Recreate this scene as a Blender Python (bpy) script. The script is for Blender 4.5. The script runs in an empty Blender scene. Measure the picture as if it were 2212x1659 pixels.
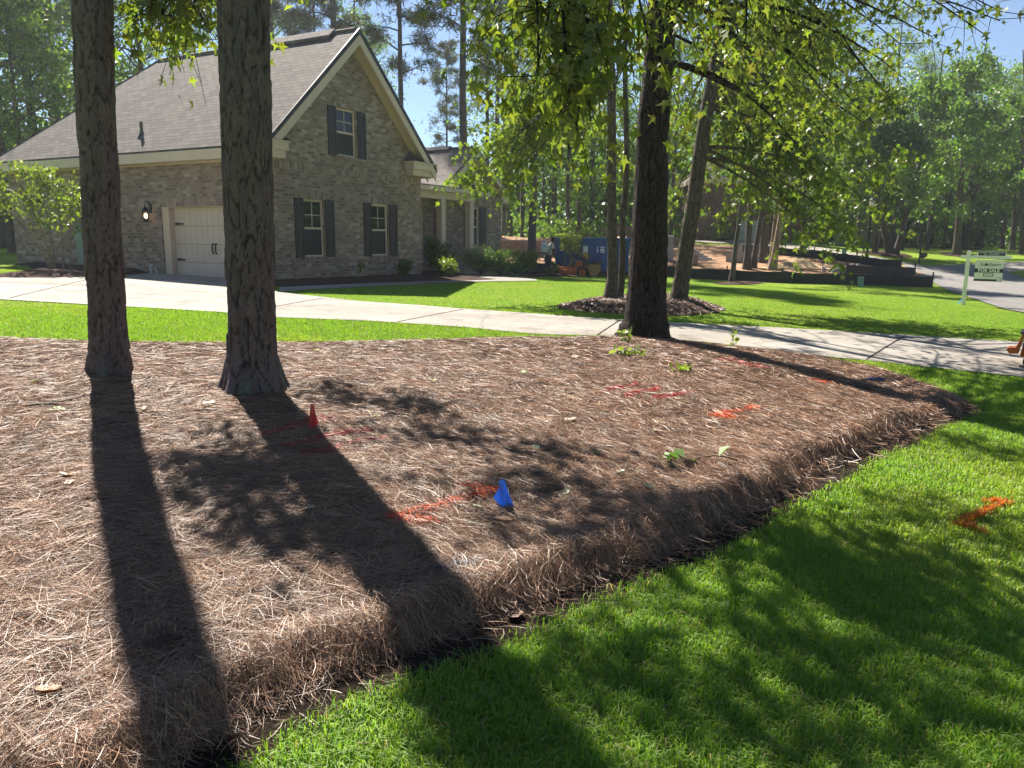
import bpy, bmesh, math, random
import numpy as np
from mathutils import Vector, Matrix
from mathutils.geometry import tessellate_polygon, delaunay_2d_cdt

SC = bpy.context.scene
COL = SC.collection
# ------------------------------------------------------------------ camera
FPX, CX, CY = 1650.0, 1106.0, 829.5            # photo measured on a 2212 x 1659 grid
PITCH, ROLL = math.atan(309.5 / FPX), math.atan(0.011)
EYE = np.array([0.0, 0.0, 1.65])
_r = np.array([1.0, 0, 0]); FWD = np.array([0, math.cos(PITCH), -math.sin(PITCH)])
_u = np.array([0, math.sin(PITCH), math.cos(PITCH)])
RGT = _r * math.cos(ROLL) + _u * math.sin(ROLL)
UPV = -_r * math.sin(ROLL) + _u * math.cos(ROLL)
cam = bpy.data.cameras.new('camera'); cam_o = bpy.data.objects.new('camera', cam); COL.objects.link(cam_o)
cam.sensor_width = 36; cam.lens = 36 * FPX / 2212.0; cam.clip_start = 0.05; cam.clip_end = 600
m3 = Matrix((RGT, UPV, -FWD)).transposed()
cam_o.matrix_world = Matrix.Translation(Vector(EYE)) @ m3.to_4x4()
SC.camera = cam_o
# ------------------------------------------------------------------ sun and sky
SUN_AZ, SUN_EL = math.radians(-26.5), math.radians(47.5)       # azimuth from +Y, negative = to the left
SDIR = np.array([math.sin(SUN_AZ) * math.cos(SUN_EL), math.cos(SUN_AZ) * math.cos(SUN_EL), math.sin(SUN_EL)])
w = bpy.data.worlds.new('World'); SC.world = w; w.use_nodes = True
sky = w.node_tree.nodes.new('ShaderNodeTexSky'); sky.sky_type = 'NISHITA'; sky.sun_disc = False
sky.sun_elevation = SUN_EL; sky.sun_rotation = SUN_AZ; sky.altitude = 1200; sky.air_density = 1.0; sky.dust_density = 0.15; sky.ozone_density = 3.0
w.node_tree.links.new(sky.outputs[0], w.node_tree.nodes['Background'].inputs[0])
w.node_tree.nodes['Background'].inputs[1].default_value = 0.05
sun = bpy.data.lights.new('sun', 'SUN'); sun.energy = 5.0; sun.angle = math.radians(0.55); sun.color = (1.0, 0.93, 0.82)
sun_o = bpy.data.objects.new('sun', sun); COL.objects.link(sun_o)
sun_o.rotation_euler = Vector(SDIR).to_track_quat('Z', 'Y').to_euler(); sun_o.location = (-20, 40, 45)
SC.view_settings.view_transform = 'Standard'; SC.view_settings.look = 'None'
SC.view_settings.exposure = 1.5; SC.view_settings.gamma = 1
SC.render.engine = 'CYCLES'
cy = SC.cycles
cy.max_bounces = 6; cy.diffuse_bounces = 3; cy.glossy_bounces = 2; cy.transmission_bounces = 3
cy.transparent_max_bounces = 4; cy.volume_bounces = 0; cy.sample_clamp_indirect = 5; cy.use_denoising = True
cy.caustics_reflective = False; cy.caustics_refractive = False

# ------------------------------------------------------------------ terrain and pixel helpers
def sm(a, b, t):
    t = np.clip((t - a) / (b - a), 0, 1)
    return t * t * (3 - 2 * t)
def terr(x, y):
    x = np.asarray(x, float); y = np.asarray(y, float)
    xx = 40 * np.tanh(x / 40)
    sx = -.029 * xx - .009 * (np.sqrt(xx * xx + 4) - 2)
    sy = .042 * ((y + 10 - np.sqrt((y - 10) ** 2 + 9)) / 2)
    rise = .085 * ((y - 36) + np.sqrt((y - 36) ** 2 + 16)) / 2
    rise = 3.2 * np.tanh(rise / 3.2)
    dep = -.28 * sm(24, 33, y) * sm(-3, 1, x) * (1 - .8 * sm(8, 16, x))
    return sy + sx * (1 - sm(32, 50, y)) + rise * (1 - .5 * sm(15, 30, x)) + dep
def ray(x, y):
    return (x - CX) / FPX * RGT - (y - CY) / FPX * UPV + FWD
_TS = np.concatenate([np.arange(.5, 60, .03), np.arange(60, 220, .2)])
def gp(x, y, off=0.0):
    d = ray(x, y); P = EYE[None] + d[None] * _TS[:, None]
    h = P[:, 2] - terr(P[:, 0], P[:, 1]) - off
    i = int(np.argmax(h <= 0)) if (h <= 0).any() else len(_TS) - 1
    if i > 0 and h[i] <= 0:
        f = h[i - 1] / (h[i - 1] - h[i]); return P[i - 1] + (P[i] - P[i - 1]) * f
    return P[i]
def aty(x, y, Y):
    d = ray(x, y); return EYE + d * (Y / d[1])
def pxm(P):
    return FPX / float((np.asarray(P) - EYE) @ FWD)

# ------------------------------------------------------------------ tags
def tag(o, label=None, cat=None, group=None, kind=None):
    if label: o['label'] = label
    if cat: o['category'] = cat
    if group: o['group'] = group
    if kind: o['kind'] = kind
    return o
def empty(name, loc, rz=0.0):
    o = bpy.data.objects.new(name, None); COL.objects.link(o)
    o.location = Vector([float(v) for v in loc]); o.rotation_euler = (0, 0, rz); o.empty_display_size = .2
    return o
def thing(name, loc, label, cat, group=None, rz=0.0):
    return tag(empty(name, loc, rz), label, cat, group)
def copy_thing(src, loc, rz, sc, label, group=None):
    r = src.copy(); COL.objects.link(r); r.location = Vector([float(v) for v in loc]); r.rotation_euler = (0, 0, rz); r.scale = sc if hasattr(sc, '__len__') else (sc, sc, sc)
    r['label'] = label
    if group: r['group'] = group
    for ch in src.children:
        c = ch.copy(); COL.objects.link(c); c.parent = r
        for g in ch.children:
            d = g.copy(); COL.objects.link(d); d.parent = c
    return r

# ------------------------------------------------------------------ materials
class NT:
    def __init__(s, name):
        s.m = bpy.data.materials.new(name); s.m.use_nodes = True; s.t = s.m.node_tree; s.t.nodes.clear()
        s.out = s.t.nodes.new('ShaderNodeOutputMaterial')
    def n(s, typ, props=None, **inp):
        nd = s.t.nodes.new('ShaderNode' + typ)
        for k, v in (props or {}).items(): setattr(nd, k, v)
        for k, v in inp.items():
            key = int(k[1:]) if k[0] == 'i' and k[1:].isdigit() else k.replace('_', ' ')
            sk = nd.inputs[key]
            if isinstance(v, bpy.types.NodeSocket): s.t.links.new(v, sk)
            elif isinstance(v, bpy.types.Node): s.t.links.new(v.outputs[0], sk)
            else:
                if hasattr(v, '__len__') and len(v) == 3 and sk.type == 'RGBA': v = (*v, 1)
                sk.default_value = v
        return nd
    def math(s, op, a, b=0.0): return s.n('Math', {'operation': op}, i0=a, i1=b).outputs[0]
    def ramp(s, fac, stops, interp='LINEAR'):
        nd = s.n('ValToRGB', None, i0=fac); cr = nd.color_ramp; cr.interpolation = interp
        while len(cr.elements) < len(stops): cr.elements.new(.5)
        for e, (p, c) in zip(cr.elements, stops):
            e.position = p; e.color = (*c, 1) if len(c) == 3 else c
        return nd.outputs[0]
    def noise(s, vec, scale, detail=3, rough=.55):
        return s.n('TexNoise', None, Vector=vec, Scale=scale, Detail=detail, Roughness=rough).outputs[0]
    def mul(s, a, b, f=1.0): return s.n('Mix', {'data_type': 'RGBA', 'blend_type': 'MULTIPLY'}, i0=f, i6=a, i7=b).outputs[2]
    def mix(s, f, a, b): return s.n('Mix', {'data_type': 'RGBA'}, i0=f, i6=a, i7=b).outputs[2]
    def bump(s, h, strength=.5, dist=.02): return s.n('Bump', None, Strength=strength, Distance=dist, Height=h).outputs[0]
    def obj(s): return s.n('TexCoord').outputs['Object']
    def uv(s): return s.n('TexCoord').outputs['UV']
    def princ(s, col, rough=.6, normal=None, **kw):
        p = s.n('BsdfPrincipled', None, Base_Color=col, Roughness=rough, **kw)
        if normal is not None: s.t.links.new(normal, p.inputs['Normal'])
        s.t.links.new(p.outputs[0], s.out.inputs[0]); return p
def mat_simple(name, col, rough=.6, var=.18, scale=4, bump=.15, bscale=60, metal=0.0, spec=.4):
    n = NT(name); c = n.obj()
    f = n.ramp(n.noise(c, scale, 4), [(.3, (1 - var,) * 3), (.7, (1 + var,) * 3)])
    nm = n.bump(n.noise(c, bscale, 3), bump, .01) if bump else None
    n.princ(n.mul((*col, 1), f), rough, nm, Metallic=metal, Specular_IOR_Level=spec)
    return n.m
def mat_brick(name, pal, mortar, bw=.205, rh=.084, ms=.006, bump=.6, jit=.06):
    n = NT(name); uv = n.uv()
    sp = n.n('SeparateXYZ', None, i0=uv)
    row = n.math('FLOOR', n.math('DIVIDE', sp.outputs[1], rh))
    off = n.math('MULTIPLY', n.math('SUBTRACT', 1.0, n.math('FLOORED_MODULO', row, 2.0)), bw * .5)
    col = n.math('FLOOR', n.math('DIVIDE', n.math('ADD', sp.outputs[0], off), bw))
    cmb = n.n('CombineXYZ', None, i0=col, i1=row)
    wn = n.n('TexWhiteNoise', {'noise_dimensions': '2D'}, Vector=cmb.outputs[0]).outputs[0]
    big = n.noise(n.obj(), .55, 3)
    fac = n.math('ADD', n.math('MULTIPLY', wn, .85), n.math('MULTIPLY', n.math('SUBTRACT', big, .45), .5))
    k = len(pal); c = n.ramp(fac, [(i / (k - 1), p) for i, p in enumerate(pal)])
    fine = n.ramp(n.noise(n.obj(), 38, 4, .7), [(.25, (.72,) * 3), (.75, (1.25,) * 3)])
    c = n.mul(c, fine)
    bt = n.n('TexBrick', {'offset': .5}, Vector=uv, Scale=1.0, Mortar_Size=ms, Mortar_Smooth=.25, Bias=0.0, Brick_Width=bw, Row_Height=rh)
    c = n.mix(bt.outputs[1], c, (*mortar, 1))
    h = n.math('SUBTRACT', n.math('ADD', n.math('MULTIPLY', wn, .35), n.math('MULTIPLY', n.noise(n.obj(), 60, 3), .4)), n.math('MULTIPLY', bt.outputs[1], 1.0))
    n.princ(c, .88, n.bump(h, bump, .012), Specular_IOR_Level=.25)
    return n.m
def mat_leaf(name, trans=.45, gloss=.06, grough=.38, tint=(1.25, 1.35, .55)):
    n = NT(name)
    a = n.n('Attribute', {'attribute_name': 'Col'}).outputs[0]
    d = n.n('BsdfDiffuse', None, Color=a)
    t = n.n('BsdfTranslucent', None, Color=n.mul(a, (*tint, 1)))
    mx = n.n('MixShader', None, i0=trans, i1=d.outputs[0], i2=t.outputs[0])
    g = n.n('BsdfGlossy', None, Color=(1, 1, 1, 1), Roughness=grough)
    mx2 = n.n('MixShader', None, i0=gloss, i1=mx.outputs[0], i2=g.outputs[0])
    n.t.links.new(mx2.outputs[0], n.out.inputs[0]); return n.m
def mat_attr(name, rough=.55, spec=.35, bumpsc=0):
    n = NT(name); a = n.n('Attribute', {'attribute_name': 'Col'}).outputs[0]
    nm = n.bump(n.noise(n.obj(), bumpsc, 3), .5, .01) if bumpsc else None
    n.princ(a, rough, nm, Specular_IOR_Level=spec); return n.m

M = {}
def mk():
    M['brick'] = mat_brick('tan_grey_brick', [(.175, .127, .106), (.24, .176, .147), (.295, .219, .182), (.36, .272, .225), (.53, .415, .345)], (.35, .277, .24))
    M['brick_red'] = mat_brick('red_brown_brick', [(.10, .05, .04), (.14, .07, .055), (.17, .09, .07), (.2, .11, .085)], (.2, .17, .15))
    M['brick_raw'] = mat_brick('orange_brick', [(.25, .12, .075), (.3, .15, .10), (.36, .2, .13), (.4, .24, .16)], (.4, .36, .3))
    # shingles
    def shingle(nm, pal):
        return mat_brick(nm, pal, (.035, .03, .028), bw=.30, rh=.145, ms=.008, bump=1.0)
    M['shingle'] = shingle('brown_grey_shingle', [(.105, .09, .083), (.125, .107, .098), (.142, .122, .112), (.16, .138, .126), (.18, .156, .143)])
    M['shingle_pale'] = shingle('pale_shingle', [(.2, .17, .15), (.24, .21, .19), (.29, .25, .22)])
    M['cream'] = mat_simple('cream_paint', (.66, .515, .41), .55, .05, 2, .05, 30)
    M['door_cream'] = mat_simple('garage_door_paint', (.66, .53, .44), .5, .04, 2, .04, 30)
    M['shutter'] = mat_simple('dark_plum_paint', (.036, .026, .034), .5, .12, 5, .1, 50)
    M['black'] = mat_simple('black_metal', (.018, .018, .02), .45, .1, 8, .05, 60)
    M['white'] = mat_simple('white_paint', (.86, .85, .83), .5, .05, 3, .04, 40)
    M['pvc'] = mat_simple('white_pvc', (.7, .7, .68), .4, .05, 6, .0)
    M['grey_green'] = mat_simple('grey_green_enamel', (.17, .25, .22), .45, .08, 5, .03, 40)
    M['seat_grey'] = mat_simple('lead_grey', (.10, .10, .10), .5, .1, 5, .03, 40)
    M['util_green'] = mat_simple('utility_green', (.16, .30, .24), .5, .1, 5, .03, 40)
    g = NT('window_glass'); g.princ((.010, .015, .017, 1), .04, None, Specular_IOR_Level=.5); M['glass'] = g.m; M['screen'] = mat_simple('insect_screen', (.016, .024, .026), .65, .1, 4, .0)
    g = NT('lamp_glow'); e = g.n('Emission', None, Color=(1, .72, .38, 1), Strength=2.0); g.t.links.new(e.outputs[0], g.out.inputs[0]); M['glow'] = g.m
    g = NT('lantern_glass'); g.princ((.8, .75, .65, 1), .1, None, Transmission_Weight=.9, IOR=1.1); M['lglass'] = g.m
    # concrete
    n = NT('concrete'); c = n.obj()
    base = n.ramp(n.noise(c, .35, 5, .6), [(.3, (.265, .24, .212)), (.5, (.305, .279, .249)), (.72, (.34, .315, .283))])
    sp = n.ramp(n.noise(c, 9, 5, .7), [(.3, (.80,) * 3), (.65, (1.08,) * 3)])
    st = n.n('TexNoise', None, Vector=n.n('Mapping', None, Vector=c, Scale=(.25, 1.6, 1)).outputs[0], Scale=1.1, Detail=4.0).outputs[0]
    sp2 = n.ramp(st, [(.33, (.80, .79, .775)), (.6, (1.05,) * 3)])
    bl = n.ramp(n.noise(c, 1.7, 6, .7), [(.36, (.70, .68, .65)), (.47, (1.0,) * 3)]); vo = n.n('TexVoronoi', {'feature': 'DISTANCE_TO_EDGE'}, Vector=n.n('VectorMath', {'operation': 'MULTIPLY_ADD'}, i0=n.n('TexNoise', None, Vector=c, Scale=1.5, Detail=5.0).outputs[1], i1=(.9, .9, 0), i2=c).outputs[0], Scale=.22).outputs[0]
    ck = n.ramp(vo, [(0.0, (.55, .53, .5)), (.004, (1, 1, 1))])
    n.princ(n.mul(n.mul(n.mul(n.mul(base, sp), sp2), bl), ck), .85, n.bump(n.noise(c, 90, 3), .25, .01), Specular_IOR_Level=.25); M['concrete'] = n.m
    # lawn soil sheet under the blades
    n = NT('lawn'); c = n.obj()
    a = n.ramp(n.noise(c, .22, 4, .6), [(.28, (.20, .33, .028)), (.5, (.24, .365, .032)), (.72, (.30, .375, .045))])
    b = n.ramp(n.noise(c, 7, 5, .7), [(.3, (.62,) * 3), (.7, (1.25,) * 3)])
    d = n.ramp(n.noise(c, 60, 3, .7), [(.3, (.55,) * 3), (.7, (1.35,) * 3)])
    n.princ(n.mul(n.mul(a, b), d), .9, n.bump(n.noise(c, 110, 3), 1.0, .04), Specular_IOR_Level=.1); M['lawn'] = n.m
    def soil(nm, c1, c2, c3, sc=2.0, fs=45):
        n = NT(nm); c = n.obj()
        a = n.ramp(n.noise(c, sc, 6, .65), [(.3, c1), (.5, c2), (.7, c3)])
        d = n.ramp(n.noise(c, fs, 4, .75), [(.3, (.45,) * 3), (.7, (1.5,) * 3)])
        n.princ(n.mul(a, d), .95, n.bump(n.noise(c, fs, 5, .7), 1.0, .05), Specular_IOR_Level=.1); return n.m
    M['soil'] = soil('dark_soil', (.022, .015, .011), (.04, .028, .02), (.07, .048, .034), 5, 70)
    M['bed'] = soil('pine_straw_base', (.04, .02, .012), (.065, .034, .02), (.10, .055, .033), 2.5, 90)
    M['mulch'] = soil('bark_mulch', (.045, .028, .022), (.08, .05, .04), (.13, .085, .066), 3, 40)
    M['dirt'] = soil('orange_dirt', (.22, .12, .07), (.38, .23, .14), (.46, .32, .20), .5, 12)
    M['road'] = soil('pale_road', (.28, .27, .26), (.33, .315, .30), (.36, .345, .325), 1.2, 120)
    # bark
    def bark(nm, dark, mid, light, sx, sz, strength, dist=.05):
        n = NT(nm); c = n.obj()
        wv = n.n('Mapping', None, Vector=c, Scale=(1, 1, sz)).outputs[0]
        wob = n.n('TexNoise', None, Vector=wv, Scale=6.0, Detail=3.0)
        vv = n.n('VectorMath', {'operation': 'MULTIPLY_ADD'}, i0=wob.outputs[1], i1=(.10, .10, .10), i2=wv).outputs[0]
        vo = n.n('TexVoronoi', {'feature': 'DISTANCE_TO_EDGE'}, Vector=vv, Scale=sx).outputs[0]
        crack = n.ramp(vo, [(0.0, (0, 0, 0)), (.12, (1, 1, 1))])
        fl = n.noise(n.n('Mapping', None, Vector=c, Scale=(1, 1, .35)).outputs[0], 42, 5, .7)
        pl = n.ramp(n.noise(wv, 9, 4), [(.3, mid), (.7, light)])
        cc = n.mix(crack, (*dark, 1), n.mul(pl, n.ramp(fl, [(.3, (.6,) * 3), (.7, (1.35,) * 3)])))
        h = n.math('ADD', n.math('MULTIPLY', crack, .9), n.math('MULTIPLY', fl, .55))
        n.princ(cc, .92, n.bump(h, strength, dist), Specular_IOR_Level=.15); return n.m
    M['bark_pine'] = bark('pine_bark', (.05, .04, .036), (.135, .11, .10), (.20, .165, .15), 9, .42, .9)
    M['bark_oak'] = bark('furrowed_bark', (.012, .010, .009), (.04, .031, .027), (.065, .05, .042), 22, .18, 1.0)
    M['bark_grey'] = bark('grey_bark', (.072, .06, .048), (.11, .092, .075), (.17, .145, .115), 16, .2, .7)
    M['bark_tan'] = mat_simple('smooth_tan_bark', (.26, .19, .13), .8, .3, 12, .3, 50)
    M['bark_far'] = mat_simple('far_bark', (.085, .07, .06), .9, .3, 5, .6, 14)
    M['leaf'] = mat_leaf('leaf', .55, .035)
    M['leaf_glossy'] = mat_leaf('sweetgum_leaf', .6, .035, .4)
    M['needle_leaf'] = mat_leaf('pine_foliage', .3, .04, .5, (1.1, 1.15, .7))
    M['grass'] = mat_leaf('grass_blade', .5, .025, .5, (1.3, 1.4, .5))
    M['straw'] = mat_leaf('pine_straw', .15, .045, .45, (1.1, 1.0, .9))
    M['dead_leaf'] = mat_leaf('fallen_leaf', .3, .06, .45, (1.1, 1.0, .8))
    M['cloth_flag'] = mat_leaf('flag_film', .5, .08, .3, (1.1, 1.1, 1.1))
mk()

# ------------------------------------------------------------------ mesh helpers
def np_mesh(name, V, F, mat, col=None, parent=None, smooth=False):
    V = np.ascontiguousarray(V, np.float32); F = np.ascontiguousarray(F, np.int32)
    me = bpy.data.meshes.new(name); n, k = F.shape
    me.vertices.add(len(V)); me.vertices.foreach_set('co', V.ravel())
    me.loops.add(n * k); me.loops.foreach_set('vertex_index', F.ravel())
    me.polygons.add(n); me.polygons.foreach_set('loop_start', np.arange(0, n * k, k, dtype=np.int32))
    if smooth: me.polygons.foreach_set('use_smooth', np.ones(n, bool))
    me.update(calc_edges=True)
    if col is not None:
        at = me.color_attributes.new('Col', 'FLOAT_COLOR', 'POINT')
        c = np.ones((len(V), 4), np.float32); c[:, :3] = col; at.data.foreach_set('color', c.ravel())
    if mat: me.materials.append(mat)
    o = bpy.data.objects.new(name, me); COL.objects.link(o)
    if parent: o.parent = parent
    return o
class MB:
    def __init__(s): s.v = []; s.f = []
    def add(s, V, F):
        b = len(s.v); s.v += [tuple(float(c) for c in p) for p in V]; s.f += [tuple(int(i) + b for i in f) for f in F]; return s
    def box(s, c, size, rz=0.0, rx=0.0, ry=0.0, taper=1.0):
        c = np.asarray(c, float); h = np.asarray(size, float) / 2
        V = np.array([(x * h[0] * (taper if z > 0 else 1), y * h[1] * (taper if z > 0 else 1), z * h[2]) for z in (-1, 1) for y in (-1, 1) for x in (-1, 1)])
        R = np.array((Matrix.Rotation(rz, 3, 'Z') @ Matrix.Rotation(ry, 3, 'Y') @ Matrix.Rotation(rx, 3, 'X')))
        return s.add(V @ R.T + c, [(0, 2, 3, 1), (4, 5, 7, 6), (0, 1, 5, 4), (2, 6, 7, 3), (0, 4, 6, 2), (1, 3, 7, 5)])
    def b2(s, a, b):
        a = np.asarray(a, float); b = np.asarray(b, float); return s.box((a + b) / 2, np.abs(b - a))
    def prism(s, poly, axis, a, b):
        """poly of 2-D points extruded along axis between a and b"""
        n = len(poly)
        def put(p, t): q = list(p); q.insert(axis, t); return q
        V = [put(p, a) for p in poly] + [put(p, b) for p in poly]
        tri = tessellate_polygon([[Vector((p[0], p[1], 0)) for p in poly]])
        F = [tuple(t) for t in tri] + [tuple(i + n for i in reversed(t)) for t in tri]
        F += [(i, (i + 1) % n, n + (i + 1) % n, n + i) for i in range(n)]
        return s.add(V, F)
    def tube(s, pts, rad, n=8, cap=True):
        V, F = tube(pts, rad, n); b = len(s.v); s.add(V, F)
        if cap:
            s.f.append(tuple(b + i for i in reversed(range(n)))); s.f.append(tuple(len(s.v) - n + i for i in range(n)))
        return s
    def lathe(s, prof, c=(0, 0, 0), n=20, axis='Z'):
        V = []; k = len(prof)
        for r, z in prof:
            for i in range(n):
                a = 2 * math.pi * i / n; p = (r * math.cos(a), r * math.sin(a), z)
                if axis == 'X': p = (p[2], p[0], p[1])
                if axis == 'Y': p = (p[0], p[2], p[1])
                V.append((p[0] + c[0], p[1] + c[1], p[2] + c[2]))
        F = [(j * n + i, j * n + (i + 1) % n, (j + 1) * n + (i + 1) % n, (j + 1) * n + i) for j in range(k - 1) for i in range(n)]
        F += [tuple(reversed(range(n))), tuple((k - 1) * n + i for i in range(n))]
        return s.add(V, F)
    def build(s, name, mat, parent=None, bevel=0.0, smooth=False, swap=False, fixn=True):
        bm = bmesh.new(); vs = [bm.verts.new(p) for p in s.v]
        for f in s.f:
            try: bm.faces.new([vs[i] for i in f])
            except ValueError: pass
        if fixn: bmesh.ops.recalc_face_normals(bm, faces=bm.faces)
        if bevel:
            es = [e for e in bm.edges if len(e.link_faces) == 2 and e.calc_face_angle(0) > .5]
            bmesh.ops.bevel(bm, geom=es, offset=bevel, segments=2, affect='EDGES', profile=.6)
        uvl = bm.loops.layers.uv.new('UVMap')
        for f in bm.faces:
            f.normal_update(); nn = f.normal
            if abs(nn.z) > .96: t = Vector((1, 0, 0)); b = Vector((0, 1, 0))
            else: t = Vector((-nn.y, nn.x, 0)).normalized(); b = nn.cross(t)
            if t.dot(Vector((1, .999, 0))) < 0: t = -t
            for l in f.loops:
                u, v = l.vert.co.dot(t), l.vert.co.dot(b); l[uvl].uv = (v, u) if swap else (u, v)
            f.smooth = smooth
        me = bpy.data.meshes.new(name); bm.to_mesh(me); bm.free()
        if mat: me.materials.append(mat)
        o = bpy.data.objects.new(name, me); COL.objects.link(o)
        if parent: o.parent = parent
        return o
def tube(pts, rad, n=8):
    P = np.asarray(pts, float); k = len(P); rad = np.broadcast_to(np.asarray(rad, float), (k,))
    T = np.gradient(P, axis=0); T /= np.linalg.norm(T, axis=1)[:, None] + 1e-9
    m = T.mean(0); ref = np.array([1.0, 0, 0]) if abs(m[0]) < .8 * np.linalg.norm(m) else np.array([0, 1.0, 0])
    A = np.cross(T, ref); A /= np.linalg.norm(A, axis=1)[:, None] + 1e-9; B = np.cross(T, A)
    th = np.arange(n) * 2 * math.pi / n
    V = P[:, None] + rad[:, None, None] * (np.cos(th)[None, :, None] * A[:, None] + np.sin(th)[None, :, None] * B[:, None])
    i = np.arange(n); j = np.arange(k - 1)[:, None] * n
    F = np.stack([j + i, j + (i + 1) % n, j + n + (i + 1) % n, j + n + i], -1).reshape(-1, 4)
    return V.reshape(-1, 3), F
class NM:
    """numpy accumulator for quads with colours"""
    def __init__(s): s.V = []; s.F = []; s.C = []; s.n = 0
    def add(s, V, F, C=None):
        s.V.append(np.asarray(V, np.float32)); s.F.append(np.asarray(F, np.int64) + s.n); s.n += len(V)
        if C is not None: s.C.append(np.broadcast_to(np.asarray(C, np.float32), (len(V), 3)))
    def build(s, name, mat, parent=None, smooth=False):
        return np_mesh(name, np.concatenate(s.V), np.concatenate(s.F), mat, np.concatenate(s.C) if s.C else None, parent, smooth)
def inside(poly, x, y):
    poly = np.asarray(poly)[:, :2]; r = np.zeros(np.shape(x), bool); n = len(poly); j = n - 1
    for i in range(n):
        xi, yi = poly[i]; xj, yj = poly[j]
        c = ((yi > y) != (yj > y)) & (x < (xj - xi) * (y - yi) / (yj - yi + 1e-12) + xi); r ^= c; j = i
    return r
def distline(line, x, y):
    L = np.asarray(line)[:, :2]; d = np.full(np.shape(x), 1e9)
    for a, b in zip(L[:-1], L[1:]):
        ab = b - a; t = np.clip(((x - a[0]) * ab[0] + (y - a[1]) * ab[1]) / (ab @ ab + 1e-12), 0, 1)
        d = np.minimum(d, np.hypot(x - a[0] - t * ab[0], y - a[1] - t * ab[1]))
    return d
def resample(poly, step, closed=True):
    P = [np.asarray(p)[:2] for p in poly]; out = []
    for a, b in zip(P, P[1:] + ([P[0]] if closed else [])):
        k = max(1, int(np.hypot(*(b - a)) / step))
        out += [a + (b - a) * i / k for i in range(k)]
    if not closed: out.append(P[-1])
    return out
def chaikin(P, it=2, closed=True):
    P = [np.asarray(p)[:2] for p in P]
    for _ in range(it):
        Q = []
        for a, b in zip(P, P[1:] + ([P[0]] if closed else [])): Q += [a * .75 + b * .25, a * .25 + b * .75]
        if not closed: Q = [P[0]] + Q + [P[-1]]
        P = Q
    return P
def sheet(name, poly, off, mat, step=.5, hfun=None):
    b = resample(poly, step); B = np.array(b)
    x0, y0 = B.min(0); x1, y1 = B.max(0)
    gx, gy = np.meshgrid(np.arange(x0, x1, step), np.arange(y0, y1, step)); gx = gx.ravel(); gy = gy.ravel()
    k = inside(B, gx, gy) & (distline(np.vstack([B, B[:1]]), gx, gy) > step * .35)
    pts = [Vector(p) for p in b] + [Vector((a, c)) for a, c in zip(gx[k], gy[k])]
    n = len(b)
    r = delaunay_2d_cdt(pts, [(i, (i + 1) % n) for i in range(n)], [list(range(n))], 1, 1e-5)
    X = np.array([(p.x, p.y) for p in r[0]]); z = terr(X[:, 0], X[:, 1]) + off
    if hfun is not None: z = z + hfun(X[:, 0], X[:, 1])
    F = np.array([f for f in r[2] if len(f) == 3])
    o = np_mesh(name, np.column_stack([X, z]), F, mat, smooth=True); tag(o, kind='structure'); return o
def rough(rng, poly, amp, step):
    return [p + rng.normal(0, amp, 2) for p in resample(poly, step)]
RNG = np.random.default_rng(7)
def G(*pts): return [gp(*p)[:2] for p in pts]

# ================================================================== GROUND
def grid_lines(lo, hi, fine_lo, fine_hi, fs, cs):
    return np.unique(np.round(np.concatenate([np.arange(lo, fine_lo, cs), np.arange(fine_lo, fine_hi, fs), np.arange(fine_hi, hi + cs, cs)]), 4))
def ground():
    X = grid_lines(-120, 120, -30, 40, .5, 4); Y = grid_lines(-16, 220, -2, 60, .5, 4)
    gx, gy = np.meshgrid(X, Y); V = np.column_stack([gx.ravel(), gy.ravel(), terr(gx, gy).ravel()])
    ny, nx = gx.shape; i = np.arange(nx - 1); j = np.arange(ny - 1)[:, None] * nx
    F = np.stack([j + i, j + i + 1, j + nx + i + 1, j + nx + i], -1).reshape(-1, 4)
    tag(np_mesh('lawn_ground', V, F, M['lawn'], smooth=True), kind='structure')
ground()
BED_FRONT = G((-900, 1750), (150, 1830), (380, 1650), (520, 1570), (660, 1500), (800, 1440), (900, 1405), (1000, 1365), (1150, 1310), (1350, 1232),
              (1500, 1172), (1600, 1120), (1700, 1062), (1850, 985), (2000, 918), (2060, 893), (2090, 878))
BED_BACK = G((2090, 878), (2060, 852), (1960, 816), (1880, 792), (1750, 768), (1600, 751), (1450, 735), (1330, 729), (1130, 730), (800, 739), (600, 742), (400, 742), (250, 741),
             (0, 730), (-500, 719), (-1100, 760))
BED = BED_FRONT + BED_BACK[1:]
def bumps(x, y):
    return .5 * np.sin(2.3 * x + 1.7 * np.sin(1.9 * y)) * np.sin(2.9 * y + .8 * x) + .3 * np.sin(5.7 * x - 3.1 * y + 1.3) * np.sin(4.4 * y + 2.2 * x) + .2 * np.sin(9.1 * x + 7.3 * y)
def bedh(x, y):
    x = np.asarray(x, float); y = np.asarray(y, float)
    df = distline(BED_FRONT, x, y) - .06 * bumps(x * 1.7, y * 1.7) - .035 * bumps(x * 5.3 + 1, y * 5.3); db = distline(BED_BACK, x, y)
    h = .088 * sm(-.02, .13, df) * (.3 + .7 * sm(0, 2.2, db)) * sm(0, .25, db) + .028 * bumps(x, y) * sm(.05, .5, df) * sm(0, .8, db)
    return np.where(inside(BED, x, y), np.maximum(h, 0.004), 0.0)
def gz(x, y): return terr(x, y) + bedh(x, y)
def bedpt(vx, vy):
    """ground point of a photo pixel on the straw surface"""
    P = gp(vx, vy)
    for _ in range(6): P = gp(vx, vy, float(bedh(P[0], P[1])))
    return P
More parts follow.
